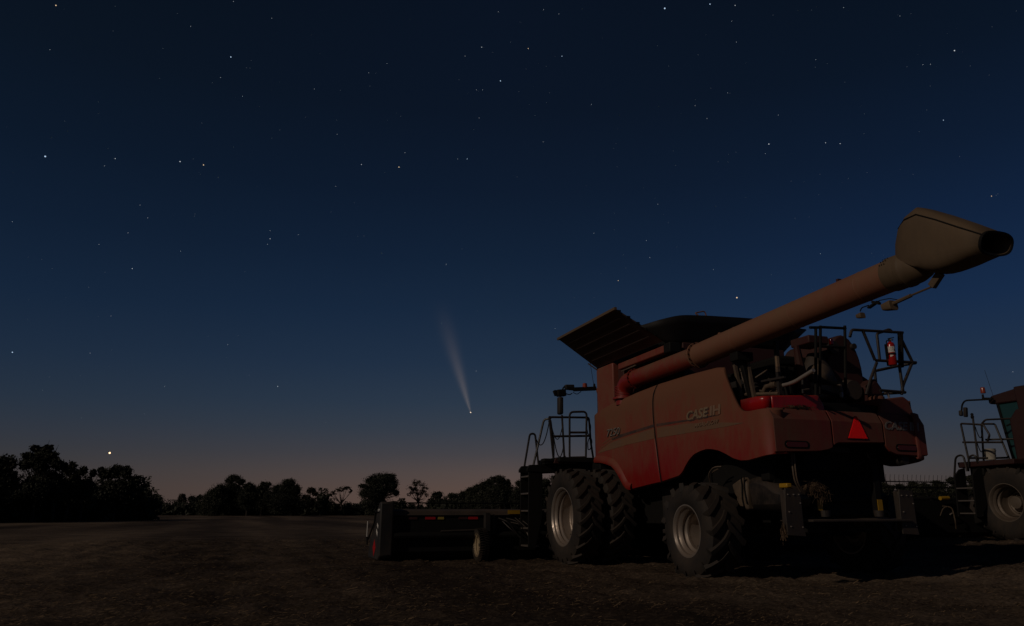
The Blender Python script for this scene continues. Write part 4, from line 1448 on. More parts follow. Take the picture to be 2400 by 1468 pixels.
b.tube([(5.34, 4.5, .60), (5.34, 3.7, .62)], .025, 8)
b.build('gauge_wheel_leg', 'plastic', header)
b = MB()
r = random.Random(3)
for i in range(6):
    y = 2.75 + i * .10
    p = Vector((5.33, y, .88 - r.random() * .1)); q = Vector((5.1, y - .25 - r.random() * .2, .35 + r.random() * .25))
    m_ = (p + q) / 2 + Vector((-.1, r.uniform(-.1, .1), r.uniform(-.1, .15)))
    b.tube(bend([p, m_, q], .1), .014, 5)
b.build('header_hose', 'rail', header, split=True)
b = MB()
b.tube([(5.25, 2.62, .62), (5.22, 2.58, .5)], .014, 6)
b.tube([(5.25, 2.50, .66), (5.22, 2.46, .56)], .012, 6)
b.build('hose_couplers', 'steel', header, split=True)
def reel(par, x, z, y0, y1, rad, tines):
    q = MB().tube([(x, y0, z), (x, y1, z)], .06, 10)
    for i in range(6):
        a = R(60 * i + 20)
        q.tube([(x + rad * math.cos(a), y0, z + rad * math.sin(a)), (x + rad * math.cos(a), y1, z + rad * math.sin(a))], .018, 6)
        for k in range(7):
            y = y0 + (y1 - y0) * k / 6
            q.bar((x, y, z), (x + rad * math.cos(a), y, z + rad * math.sin(a)), .02, .03)
    rl = q.build('reel', 'black', par)
    t = MB()
    n = int(abs(y1 - y0) / .16)
    for i in range(6):
        a = R(60 * i + 20)
        for k in range(n):
            y = y0 + (y1 - y0) * (k + .5) / n
            p = Vector((x + rad * math.cos(a), y, z + rad * math.sin(a)))
            t.tube([p, p + Vector((-.05, .0, -.20 if tines < 0 else .2))], .006, 3, False)
    t.build('reel_tines', 'black', par, fix=False, stuff=True)
    return rl
reel(header, 6.35, .78, -5.4, 5.4, .42, -1)

# ---- fire extinguisher hung on the guard rail: a thing of its own
fb = (-1.340, -1.359, 3.314)
ext = empty('fire_extinguisher', to_world(fb), HEAD)
tag(ext, 'red fire extinguisher with white label strapped to the rear guard rail', 'fire extinguisher')
MB().lathe([(0, .001), (0, .058), (.01, .064), (.33, .064), (.365, .052), (.385, .022), (.40, .018), (.40, .001)], (0, 0, 0), 'z', 24).build('cylinder', 'ext_red', ext, smooth=45)
def wrap(z0, z1, a0, a1, rad):
    rows = []
    for i in range(13):
        a = R(a0 + (a1 - a0) * i / 12)
        rows.append([(rad * math.cos(a), rad * math.sin(a), z0), (rad * math.cos(a), rad * math.sin(a), z1)])
    return MB().grid(rows)
lb = wrap(.205, .30, 85, 205, .0655).build('label', 'white', ext, smooth=60)
b = MB()
r = random.Random(8)
for i in range(7):
    for k in range(6):
        if r.random() < .7:
            a = R(95 + k * 20 + r.uniform(-4, 4)); z = .225 + i * .010
            p = Vector((.0665 * math.cos(a), .0665 * math.sin(a), z))
            b.box(p.x - .001, p.x + .001, p.y - .006, p.y + .006, z, z + .005)
b.build('label_print', 'black', lb, stuff=True)
MB().grid([[(.0655 * math.cos(R(a)), .0655 * math.sin(R(a)), z0), (.0655 * math.cos(R(a)), .0655 * math.sin(R(a)), z1)] for a, z0, z1 in
           ((115, .125, .16), (130, .132, .16), (145, .14, .158), (160, .149, .152))]).build('arrow_mark', 'white', ext)
b = MB().lathe([(.39, .022), (.43, .022), (.44, .012)], (0, 0, 0), 'z', 10)
b.bar((0, .03, .44), (0, -.09, .465), .02, .015)
b.bar((0, .02, .42), (0, -.07, .425), .02, .015)
b.build('valve', 'black', ext)
MB().lathe([(-.03, .001), (-.03, .016), (-.02, .016)], (0, .0, .42), 'x', 10).build('gauge', 'steel', ext)
b = MB().tube(bend([(0, .02, .42), (0, .075, .40), (0, .082, .25), (0, .080, .10)], .04), .009, 6)
b.build('hose', 'black', ext)
wrap(.165, .19, 60, 300, .069).build('strap', 'black', ext, solid=.004)
MB().box(.064, .085, -.04, .04, .0, .36).build('bracket', 'black', ext)

# ---------------------------------------------------------------- the second combine, cut by the right edge of the picture
C2 = Vector((15.42, 16.82, 0.30))
comb2 = empty('combine_harvester', C2, HEAD)
tag(comb2, 'older red combine harvester with cab and boarding ladder standing at the right edge', 'combine harvester')
w2 = make_wheel('front_wheel', .95, .74, .445, 20, .40, .030, -.20, 'rim_old', comb2, hub=.10)
w2.location = (3.50, 1.52, .93)
MB().lathe([(.02, .001), (.02, .11), (.0, .13), (-.1, .13)], (3.50, 1.50, .93), 'y', 18).build('wheel_hub', 'red_old', comb2)
c = copy_tree(w2, comb2); c.location = (3.50, -1.52, .93); c.rotation_euler = (0, R(8), R(180))
rw2 = make_wheel('rear_wheel', .62, .42, .32, 16, .40, .026, -.10, 'rim_old', comb2)
rw2.location = (-.1, 1.35, .60)
c = copy_tree(rw2, comb2); c.location = (-.1, -1.35, .60); c.rotation_euler = (0, R(8), R(180))
b = MB()
b.prism([(3.4, .7), (3.4, 2.0), (-1.6, 2.0), (-1.6, 1.2), (0.6, 1.1), (1.4, .7)], -.95, .95)
b.tube([(3.5, -1.4, .93), (3.5, 1.4, .93)], .15, 12)
b.bar((-.1, -1.3, .6), (-.1, 1.3, .6), .2, .2)
b.build('chassis', 'black', comb2, bevel=.02)
b = MB()
b.prism([(3.50, 1.98), (3.52, 3.05), (3.3, 3.30), (-1.9, 3.0), (-2.1, 2.4), (-1.7, 1.7), (2.6, 1.75), (3.0, 1.98)], -1.25, 1.25)
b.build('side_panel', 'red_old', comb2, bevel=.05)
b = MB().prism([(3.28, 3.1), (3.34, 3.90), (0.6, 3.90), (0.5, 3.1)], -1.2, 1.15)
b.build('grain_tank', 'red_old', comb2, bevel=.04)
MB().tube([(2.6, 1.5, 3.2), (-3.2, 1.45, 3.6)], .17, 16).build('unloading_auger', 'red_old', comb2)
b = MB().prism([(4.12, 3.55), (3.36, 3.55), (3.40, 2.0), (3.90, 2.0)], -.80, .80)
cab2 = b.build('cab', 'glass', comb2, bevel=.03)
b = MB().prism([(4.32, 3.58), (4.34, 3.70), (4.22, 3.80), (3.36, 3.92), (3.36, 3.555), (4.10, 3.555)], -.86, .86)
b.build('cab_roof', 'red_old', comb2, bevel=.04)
b = MB()
for s in (1, -1):
    b.bar((4.10, s * .80, 3.58), (3.90, s * .80, 2.0), .07, .06)
    b.bar((3.78, s * .805, 3.0), (3.95, s * .805, 2.95), .03, .03)
b.build('cab_pillar', 'black', comb2, split=True)
b = MB()
b.tube(bend([(3.978, 1.150, 3.658), (4.629, 1.350, 3.702), (4.742, 1.350, 3.598), (4.791, 1.350, 3.401)], .12), .024, 8)
b.bar((4.212, 1.200, 3.700), (4.096, 0.950, 3.695), .06, .06)
arm2 = b.build('mirror_arm', 'black', comb2)
b = MB().bar((4.649, 1.350, 3.514), (4.683, 1.350, 3.245), .10, .09, (1, 0, 0))
b.bar((4.835, 1.400, 3.368), (4.757, 1.350, 3.361), .15, .15)
b.build('mirror', 'plastic', arm2, bevel=.025, split=True)
b = MB().lathe([(0, .065), (.13, .06), (.16, .05), (.17, .001)], (4.160, 1.200, 3.845), 'z', 16)
b.build('beacon', 'beacon', arm2)
MB().lathe([(0, .03), (.12, .025), (.12, .001)], (4.187, 1.200, 3.696), 'z', 10).build('beacon_stem', 'black', arm2)
MB().tube([(4.355, 0.600, 3.832), (4.484, 0.600, 4.580)], .006, 4).build('antenna', 'black', comb2)
b = MB().prism([(3.0, 1.86), (3.0, 1.99), (4.62, 1.99), (4.60, 1.84)], 1.15, 2.0)
b.build('platform', 'red_old', comb2, bevel=.02)
b = MB().box(3.95, 4.35, 1.2, 1.9, 1.62, 1.84)
b.box(4.2, 4.6, .8, 1.3, 1.2, 1.84)
b.build('platform_support', 'black', comb2, bevel=.02, split=True)
rail('platform_rail', [
    [(4.300, 1.950, 2.075), (4.368, 1.950, 3.012), (3.708, 1.950, 2.908), (3.574, 1.950, 2.629), (3.664, 1.950, 2.472)],
    [(4.391, 1.950, 2.511), (3.254, 1.950, 2.415)],
    [(3.975, 1.950, 3.174), (4.021, 1.950, 2.002)],
    [(4.146, 1.600, 2.017), (4.036, 1.600, 2.978), (3.904, 1.600, 3.077), (3.475, 1.000, 3.086)],
    [(4.228, 1.300, 3.010), (3.893, 1.300, 2.974), (3.649, 1.300, 2.037)],
    [(4.240, 1.300, 2.586), (3.503, 1.000, 2.552)],
    [(4.272, 1.950, 2.085), (3.740, 1.950, 2.050)], [(4.017, 1.300, 2.083), (3.666, 1.300, 2.071)]], .026, parent=comb2)
MB().lathe([(0, .03), (.05, .045), (.09, .03), (.13, .04), (.16, .001)], (3.989, 1.950, 3.096), 'z', 10).build('work_lamp', 'black', comb2)
b = MB()
b.tube(sag((3.991, 1.900, 2.894), (3.995, 1.650, 2.904), .30), .012, 5)
b.tube(sag((4.019, 1.900, 2.526), (4.036, 1.650, 2.535), .30), .012, 5)
b.build('safety_chain', 'black', comb2, split=True)
rail('handrail', [
    [(4.644, 2.150, 1.586), (4.507, 2.150, 2.141), (4.266, 2.150, 2.169), (4.228, 2.150, 1.734)],
    [(4.274, 2.050, 1.738), (4.193, 2.050, 2.122), (3.998, 2.050, 2.153), (4.002, 2.000, 1.945)]], .026, corner=.2, parent=comb2)
b = MB()
for x in (4.02, 4.55):
    b.prism([(1.85, 1.84), (2.05, 1.80), (2.25, 1.62), (2.32, .58), (2.15, .56), (1.9, .9)], x - .02, x + .02, 'x')
lad2 = empty('ladder', parent=comb2)
b.build('stringer', 'black', lad2, bevel=.006, split=True)
for i, z in enumerate((.66, .98, 1.30)):
    MB().box(4.045, 4.525, 2.02, 2.28, z - .018, z + .018).build('step', 'step', lad2, bevel=.006)
b = MB().prism([(4.6, 1.05), (4.95, 1.08), (5.05, .8), (4.9, .62), (4.62, .56), (4.5, .7)], 1.25, 1.31)
b.build('knife_drive_shield', 'grey_sheet', comb2, bevel=.02)
b = MB().prism([(3.6, 1.7), (3.9, 1.75), (5.7, 1.05), (5.7, .3), (4.2, .7), (3.6, 1.0)], -.70, .70)
b.build('feeder_house', 'black', comb2, bevel=.02)
b = MB()
b.prism([(5.45, .15), (5.45, 1.0), (5.62, 1.0), (5.75, .15), (6.9, .04), (6.9, .01), (5.6, .05)], -4.3, 4.3)
hdr2 = b.build('header', 'black', comb2)
for s in (1, -1):
    y0, y1 = (4.3, 4.36) if s > 0 else (-4.36, -4.3)
    MB().prism([(5.3, 1.05), (5.6, 1.05), (6.6, .5), (7.4, .05), (5.4, .02)], y0, y1).build('end_panel', 'red_old', hdr2, bevel=.01)
b = MB().tube([(5.30, 2.02, 1.06), (5.30, 1.72, 1.07)], .055, 10)
b.build('driveline_guard', 'yellow', hdr2)
b = MB()
b.tube(bend([(5.3, 1.98, .85), (5.2, 1.75, .82), (5.2, 1.70, .45), (5.3, 1.6, .25)], .1), .02, 6)
b.tube(bend([(5.3, 2.1, .6), (5.2, 2.08, .8), (5.2, 1.9, .84)], .1), .014, 6)
b.build('header_hose', 'tan_metal', hdr2, split=True)
MB().tube([(5.2, 1.86, .63), (5.2, 1.78, .66)], .02, 8).build('hose_coupler', 'steel', hdr2)
reel(hdr2, 6.25, 1.05, -4.2, 4.2, .50, 1)

# bucket standing on the platform
bk = empty('bucket', to_world((4.053, 1.450, 2.037), C2), HEAD)
tag(bk, 'off white plastic bucket standing on the red platform of the older combine', 'bucket')
MB().lathe([(0, .001), (0, .12), (.27, .145), (.285, .150), (.285, .135), (.02, .112), (.02, .001)], (0, 0, 0), 'z', 24).build('pail', 'bucket', bk, smooth=45)
MB().lathe([(.225, .143), (.225, .155), (.24, .156), (.24, .145)], (0, 0, 0), 'z', 24).build('rib', 'bucket', bk)
MB().tube(bend([(0, .15, .24), (-.10, .10, .10), (-.12, 0, .05), (-.10, -.10, .10), (0, -.15, .24)], .06), .005, 5).build('handle', 'steel', bk)

# ---------------------------------------------------------------- trees
def leaf_quads(P, size, rs):
    n = len(P)
    a = rs.normal(size=(n, 3)); a /= np.linalg.norm(a, axis=1)[:, None]
    c = rs.normal(size=(n, 3))
    bq = np.cross(a, c); bq /= np.linalg.norm(bq, axis=1)[:, None]
    s = size * rs.uniform(.6, 1.3, size=(n, 1))
    V = np.stack([P - a * s - bq * s * .55, P + a * s - bq * s * .4, P + a * s * .9 + bq * s * .55, P - a * s * .8 + bq * s * .45], 1).reshape(-1, 3)
    F = np.arange(n * 4).reshape(-1, 4)
    return V, F

def mesh_np(name, V, F, mat, parent=None):
    me = bpy.data.meshes.new(name)
    me.from_pydata(V.tolist(), [], F.tolist())
    me.update()
    me.materials.append(M[mat])
    o = bpy.data.objects.new(name, me)
    COL.objects.link(o)
    o.parent = parent
    return o

def tree_of_masses(name_label, x, y, masses, seed, mat, leaf, dens, group, trunk=None, airy=False):
    """a tree whose crown is a handful of leaf masses: (sideways, height, half width, half height) in metres from its foot"""
    rs = np.random.default_rng(seed)
    root = empty('tree', (x, y, rise(x, y) - .1))
    tag(root, name_label, 'tree', group)
    VV, FF, n0 = [], [], 0
    cen = []
    for (mx, mz, rx, rz) in masses:
        dep = max(rx, rz) * .9
        cy = rs.uniform(-.25, .25) * dep
        cen.append((mx, cy, mz))
        subs = []
        k = max(10, int(26 * min(1.0, rx / 3.0)))
        for s in range(k):
            g = rs.normal(size=3); g /= np.linalg.norm(g)
            q = rs.uniform(.42, .74)
            subs.append((g * q, rs.uniform(.28, .50) * (.7 if airy else 1)))
        cnt = int(dens * 1.35 * math.pi * rx * rz) + 60
        per = max(8, cnt // k)
        for g, sr in subs:
            t = rs.normal(size=(per, 3)); t /= np.linalg.norm(t, axis=1)[:, None]
            t *= rs.random((per, 1)) ** .42 * sr
            P = g + t
            P = np.stack([mx + P[:, 0] * rx, cy + P[:, 1] * dep, np.maximum(mz + P[:, 2] * rz, .15)], 1)
            V, F = leaf_quads(P, leaf, rs)
            VV.append(V); FF.append(F + n0); n0 += len(V)
        # loose sprays that break the outline
        ks = cnt // 7
        g = rs.normal(size=(ks, 3)); g /= np.linalg.norm(g, axis=1)[:, None]
        g *= rs.normal(1.0, .10, size=(ks, 1))
        P = np.stack([mx + g[:, 0] * rx, cy + g[:, 1] * dep, np.maximum(mz + g[:, 2] * rz, .15)], 1)
        V, F = leaf_quads(P, leaf * .8, rs)
        VV.append(V); FF.append(F + n0); n0 += len(V)
        if not airy:
            kk = int(cnt * .25) + 30
            g = rs.normal(size=(kk, 3)); g /= np.linalg.norm(g, axis=1)[:, None]
            g *= rs.random((kk, 1)) ** .5 * .66
            P = np.stack([mx + g[:, 0] * rx, cy + g[:, 1] * dep, np.maximum(mz + g[:, 2] * rz, .15)], 1)
            V, F = leaf_quads(P, leaf * 2.6, rs)
            VV.append(V); FF.append(F + n0); n0 += len(V)
    mesh_np('crown', np.concatenate(VV), np.concatenate(FF), mat, root)
    h = max(m_[1] + m_[3] for m_ in masses)
    tx = sum(m_[0] * m_[2] for m_ in masses) / sum(m_[2] for m_ in masses)
    if trunk is not None:
        tx = trunk
    t = MB()
    tr = h * .017 + .05
    fork = h * .38
    t.tube([(tx, 0, -.1), (tx + rs.normal() * .01 * h, 0, fork * .6), (tx + rs.normal() * .02 * h, rs.normal() * .02 * h, fork), (tx + rs.normal() * .03 * h, 0, h * .7)],
           [tr * 1.3, tr, tr * .8, tr * .25], 7)
    for q in cen:
        for k in range(3):
            e0 = Vector(q) + Vector((rs.normal() * .5, rs.normal() * .5, rs.normal() * .4))
            s0 = Vector((tx, 0, min(fork * rs.uniform(.8, 1.2), max(.3, e0.z * .8))))
            t.tube([s0, s0.lerp(e0, .55) + Vector((0, 0, -.02 * h)), e0], [tr * .45, tr * .28, tr * .07], 5)
    t.build('trunk', 'bark', root)
    return root

N_L, N_F = 'trees of the near wood on the left', 'trees of the far tree line'
N_H, N_R = 'trees on the rising ground behind the large combine', 'far trees between the two combines'
TREES = [
    ('dark tree cut by the left edge of the picture', -49.42, 74.0, [(-0.61, 5.62, 1.84, 1.06), (0.74, 5.58, 0.74, 0.74), (0.20, 3.79, 1.84, 2.04), (-2.04, 4.20, 2.04, 2.45)], 'leaf_dark', 0.10, 130, N_L, None, False),
    ('tallest tree of the left wood, ragged crown with sky showing through', -49.67, 80.0, [(0.00, 7.28, 0.97, 0.66), (-1.19, 6.74, 0.84, 0.57), (1.24, 6.83, 0.75, 0.53), (-0.66, 7.54, 0.62, 0.40), (0.66, 7.59, 0.62, 0.35), (-1.32, 5.99, 1.06, 0.71), (1.63, 6.12, 0.75, 0.62), (0.22, 6.43, 1.15, 0.62), (0.00, 5.64, 1.32, 0.62), (0.00, 3.37, 2.12, 2.12)], 'leaf_dark', 0.10, 130, N_L, None, False),
    ('shoulder tree leaning against the tallest tree of the left wood', -48.69, 82.0, [(-0.18, 6.02, 0.77, 0.59), (0.36, 5.75, 0.45, 0.45), (-0.09, 3.87, 1.36, 2.04)], 'leaf_mid', 0.10, 130, N_L, None, False),
    ('narrow rounded tree in the middle of the left wood', -48.54, 84.0, [(0.00, 5.96, 0.65, 0.56), (-0.32, 5.55, 0.65, 0.65), (-0.05, 3.71, 1.11, 2.09), (0.56, 4.54, 0.74, 0.74)], 'leaf_mid', 0.10, 130, N_L, None, False),
    ('tree with two spiky tops left of the broad round tree', -47.94, 86.0, [(-0.38, 5.56, 0.52, 0.57), (0.76, 5.32, 0.43, 0.43), (-0.95, 5.28, 0.38, 0.43), (0.00, 3.54, 1.28, 1.80)], 'leaf_dark', 0.10, 130, N_L, None, False),
    ('broad round tree below the bright planet at the wood end', -47.62, 92.0, [(-0.30, 5.78, 1.37, 0.91), (-1.42, 5.48, 0.86, 0.71), (1.17, 5.63, 0.76, 0.91), (2.03, 4.57, 0.96, 1.02), (-2.03, 5.98, 0.36, 0.36), (0.15, 3.47, 2.64, 2.13)], 'leaf_dark', 0.11, 130, N_L, None, False),
    ('lower tree closing the right end of the left wood', -47.05, 96.0, [(0.21, 3.58, 0.79, 1.01), (0.48, 2.29, 0.74, 1.27), (-0.64, 2.03, 1.32, 1.59)], 'leaf_dark', 0.11, 130, N_L, None, False),
    ('low domed tree just right of the left wood', -120.53, 260.0, [(0.00, 5.32, 3.05, 1.55), (0.29, 3.50, 3.72, 2.07)], 'leaf_dark', 0.16, 102, N_F, None, False),
    ('small round far tree above the hedge gap', -141.69, 330.0, [(0.00, 7.37, 1.72, 1.31), (0.36, 5.42, 2.36, 1.97)], 'leaf_brown', 0.24, 45, N_F, None, False),
    ('small spiky tree beside the long middle clump', -102.92, 250.0, [(-1.10, 5.15, 1.47, 1.32), (1.52, 5.56, 1.30, 0.99), (0.14, 3.41, 2.60, 1.99)], 'leaf_mid', 0.14, 102, N_F, None, False),
    ('sloping tree at the left end of the middle clump', -81.13, 210.0, [(-1.27, 5.28, 1.78, 1.95), (1.27, 6.30, 2.46, 2.50), (0.23, 3.02, 4.65, 3.34)], 'leaf_mid', 0.13, 119, N_F, None, False),
    ('tallest tree of the middle clump with a flat topped crown', -78.19, 215.0, [(0.00, 10.28, 2.24, 1.06), (-1.31, 9.58, 1.40, 0.93), (2.02, 9.23, 1.40, 1.06), (0.00, 6.78, 4.06, 2.71), (0.47, 3.53, 4.48, 3.70)], 'leaf_dark', 0.13, 119, N_F, None, False),
    ('rounded tree right of the flat topped tree', -70.26, 205.0, [(0.11, 7.51, 1.74, 1.39), (-0.23, 4.63, 3.34, 3.39)], 'leaf_dark', 0.13, 119, N_F, None, False),
    ('small domed tree in the centre of the middle clump', -69.41, 215.0, [(0.12, 8.18, 1.96, 1.33), (-1.31, 7.01, 1.40, 1.20), (-0.24, 4.69, 3.22, 3.99)], 'leaf_mid', 0.13, 119, N_F, None, False),
    ('wide crowned tree near the right end of the middle clump', -59.96, 205.0, [(0.23, 8.40, 2.40, 1.39), (-2.94, 7.29, 1.20, 0.89), (-1.13, 6.51, 4.00, 2.17), (2.26, 6.62, 1.87, 1.65), (-0.23, 3.41, 5.34, 3.53)], 'leaf_dark', 0.13, 119, N_F, None, False),
    ('small open tree at the right end of the middle clump', -57.43, 220.0, [(-0.24, 7.03, 1.58, 1.09), (0.97, 6.08, 1.15, 0.73), (-1.46, 5.01, 1.43, 1.02), (-0.61, 3.12, 3.15, 2.04)], 'leaf_brown', 0.16, 55, N_F, None, False),
    ('umbrella shaped tree with a bare pale trunk', -51.15, 230.0, [(1.27, 8.05, 1.52, 0.63), (-0.38, 7.55, 1.52, 0.76), (-2.16, 6.68, 1.27, 0.63), (-3.30, 5.94, 1.02, 0.51), (2.67, 7.18, 0.63, 0.76)], 'leaf_brown', 0.16, 60, N_F, 0.25, True),
    ('big dark rounded tree left of the header end panel', -34.88, 200.0, [(0.66, 9.20, 3.65, 1.85), (-1.43, 8.87, 2.47, 1.48), (3.31, 7.68, 2.21, 2.23), (2.43, 9.74, 2.21, 1.36), (-3.86, 7.57, 1.43, 0.74), (-3.64, 5.73, 1.56, 1.32), (-0.33, 6.16, 4.43, 2.91), (4.75, 5.83, 0.91, 1.06), (-0.44, 2.93, 3.91, 2.65)], 'leaf_dark', 0.13, 127, N_F, None, False),
    ('open reddish tree standing alone above the header', -25.12, 205.0, [(0.11, 8.40, 2.15, 1.02), (-1.58, 7.29, 1.47, 1.02), (1.92, 6.95, 1.36, 1.13), (0.00, 6.29, 2.49, 1.24), (-0.91, 8.96, 0.57, 0.68), (-2.26, 5.62, 0.79, 0.57), (2.38, 5.40, 0.79, 0.57)], 'leaf_brown', 0.13, 42, N_F, 0.23, True),
    ('low domed tree right of the open reddish tree', -22.34, 230.0, [(0.00, 5.94, 2.10, 1.22), (0.25, 3.46, 3.00, 2.13)], 'leaf_dark', 0.14, 110, N_H, None, False),
    ('low rounded tree where the rising tree line starts', -17.77, 230.0, [(0.00, 5.69, 1.95, 1.07), (0.00, 3.46, 3.00, 2.13)], 'leaf_mid', 0.14, 110, N_H, None, False),
    ('first step tree of the rising tree line', -14.16, 225.0, [(0.00, 5.95, 2.05, 1.34), (0.25, 3.41, 2.93, 2.38)], 'leaf_dark', 0.14, 110, N_H, None, False),
    ('second step tree of the rising tree line', -10.93, 220.0, [(-0.73, 6.79, 1.86, 1.46), (1.09, 7.63, 1.72, 1.50), (0.24, 3.95, 3.15, 3.21)], 'leaf_mid', 0.14, 110, N_H, None, False),
    ('third step tree of the rising tree line below its peak', -7.12, 215.0, [(-0.47, 8.29, 1.82, 1.59), (0.83, 8.76, 1.68, 1.59), (0.00, 4.69, 3.64, 3.99)], 'leaf_dark', 0.14, 110, N_H, None, False),
    ('tree forming the peak of the rising tree line', -3.71, 210.0, [(0.23, 9.61, 1.91, 1.30), (-1.04, 9.61, 1.50, 1.17), (1.39, 8.24, 2.05, 1.69), (0.00, 5.51, 3.83, 4.17)], 'leaf_dark', 0.13, 119, N_H, None, False),
    ('small feathery tree just right of the tree line peak', -1.19, 215.0, [(0.00, 8.99, 0.98, 1.06), (0.24, 6.78, 1.68, 2.28)], 'leaf_brown', 0.16, 55, N_H, None, False),
    ('tree behind the boarding ladder of the large combine', 2.49, 205.0, [(-0.45, 8.51, 1.33, 1.01), (0.57, 7.84, 1.60, 1.27), (0.00, 4.85, 3.47, 3.53)], 'leaf_dark', 0.14, 110, N_H, None, False),
    ('first of the five trees seen between the platform and the front wheels, from the left', 7.69, 205.0, [(-0.68, 8.96, 2.24, 1.27), (1.13, 8.51, 1.87, 1.27), (0.00, 5.07, 3.74, 4.62)], 'leaf_dark', 0.16, 85, N_H, None, False),
    ('second of the five trees seen between the platform and the front wheels, from the left', 12.67, 205.0, [(-0.68, 9.63, 2.08, 1.27), (1.13, 9.18, 1.74, 1.27), (0.00, 5.73, 3.47, 4.62)], 'leaf_dark', 0.16, 85, N_H, None, False),
    ('third of the five trees seen between the platform and the front wheels, from the left', 18.10, 205.0, [(-0.68, 9.40, 2.24, 1.27), (1.13, 8.96, 1.87, 1.27), (0.00, 5.51, 3.74, 4.62)], 'leaf_dark', 0.16, 85, N_H, None, False),
    ('fourth of the five trees seen between the platform and the front wheels, from the left', 23.53, 205.0, [(-0.68, 9.63, 2.24, 1.27), (1.13, 9.18, 1.87, 1.27), (0.00, 5.73, 3.74, 4.62)], 'leaf_dark', 0.16, 85, N_H, None, False),
    ('fifth of the five trees seen between the platform and the front wheels, from the left', 28.85, 205.0, [(-0.68, 9.18, 2.08, 1.27), (1.13, 8.73, 1.74, 1.27), (0.00, 5.29, 3.47, 4.62)], 'leaf_dark', 0.16, 85, N_H, None, False),
    ('first of the eight far trees between the two combines, from the left', 92.69, 190.0, [(-0.42, 7.24, 1.47, 0.94), (0.94, 6.72, 1.47, 0.94), (0.00, 4.05, 2.94, 2.94)], 'leaf_mid', 0.14, 93, N_R, None, False),
    ('second of the eight far trees between the two combines, from the left', 96.68, 190.0, [(-0.42, 7.03, 1.47, 0.94), (0.94, 6.52, 1.47, 0.94), (0.00, 3.85, 2.94, 2.94)], 'leaf_dark', 0.14, 93, N_R, None, False),
    ('third of the eight far trees between the two combines, from the left', 99.82, 190.0, [(-0.42, 7.55, 1.47, 0.94), (0.94, 7.03, 1.47, 0.94), (0.00, 4.36, 2.94, 2.94)], 'leaf_mid', 0.14, 93, N_R, None, False),
    ('fourth of the eight far trees between the two combines, from the left', 102.55, 190.0, [(-0.42, 7.24, 1.47, 0.94), (0.94, 6.72, 1.47, 0.94), (0.00, 4.05, 2.94, 2.94)], 'leaf_dark', 0.14, 93, N_R, None, False),
    ('fifth of the eight far trees between the two combines, from the left', 105.70, 190.0, [(-0.42, 7.86, 1.47, 0.94), (0.94, 7.34, 1.47, 0.94), (0.00, 4.67, 2.94, 2.94)], 'leaf_mid', 0.14, 93, N_R, None, False),
    ('sixth of the eight far trees between the two combines, from the left', 109.58, 190.0, [(-0.42, 8.58, 1.47, 0.94), (0.94, 8.06, 1.47, 0.94), (0.00, 5.39, 2.94, 2.94)], 'leaf_dark', 0.14, 93, N_R, None, False),
    ('seventh of the eight far trees between the two combines, from the left', 114.29, 190.0, [(-0.42, 9.10, 1.47, 0.94), (0.94, 8.58, 1.47, 0.94), (0.00, 5.90, 2.94, 2.94)], 'leaf_mid', 0.14, 93, N_R, None, False),
    ('eighth of the eight far trees between the two combines, from the left', 120.06, 190.0, [(-0.42, 9.31, 1.47, 0.94), (0.94, 8.79, 1.47, 0.94), (0.00, 6.11, 2.94, 2.94)], 'leaf_dark', 0.14, 93, N_R, None, False)]
for i, (lab, x, y, masses, mat, leaf, dens, grp, trunk, airy) in enumerate(TREES):
    tree_of_masses(lab, x, y, masses, 500 + i, mat, leaf, dens, grp, trunk, airy)

# hedge and undergrowth that fill the foot of the woods: one mass
def thicket(runs, seed):
    rs = np.random.default_rng(seed)
    VV, FF, n0 = [], [], 0
    for (xa, ya, xb, yb, hh, dep, cnt, sz) in runs:
        t = rs.random(cnt)
        s = .65 + .35 * np.sin(t * 31 + seed) * np.sin(t * 11.3) + .25 * np.sin(t * 77 + 2)
        z = rs.random(cnt) ** .8 * hh * np.clip(s, .35, 1.1)
        P = np.stack([xa + (xb - xa) * t + rs.normal(size=cnt) * sz, ya + (yb - ya) * t + rs.random(cnt) * dep, z], 1)
        V, F = leaf_quads(P, sz, rs)
        VV.append(V); FF.append(F + n0); n0 += len(V)
        k = cnt // 5
        P2 = P[:k].copy(); P2[:, 2] *= .72
        V, F = leaf_quads(P2, sz * 3.2, rs)
        VV.append(V); FF.append(F + n0); n0 += len(V)
    return np.concatenate(VV), np.concatenate(FF)
THICKET = [(-52.2, 70.0, -46.6, 97.0, 3.6, 5.0, 16000, 0.15),
           (-56.6, 76.0, -49.3, 102.0, 5.2, 3.0, 9000, 0.20),
           (-115.9, 240.0, -95.4, 240.0, 4.4, 10.0, 9000, 0.22),
           (-87.4, 217.0, -53.9, 217.0, 7.0, 10.0, 24000, 0.22),
           (-58.4, 230.0, -24.1, 230.0, 4.6, 10.0, 16000, 0.22),
           (-24.8, 225.0, -12.1, 220.0, 5.0, 10.0, 7000, 0.22),
           (-13.4, 220.0, 6.8, 205.0, 7.0, 10.0, 12000, 0.22),
           (0.0, 205.0, 33.9, 205.0, 8.5, 10.0, 12000, 0.26),
           (88.1, 190.0, 131.1, 190.0, 7.0, 10.0, 16000, 0.24)]
V, F = thicket(THICKET, 5)
und = mesh_np('undergrowth', V, F, 'leaf_dark')
tag(und, 'dark hedge and undergrowth along the foot of the far woods', 'undergrowth', kind='stuff')

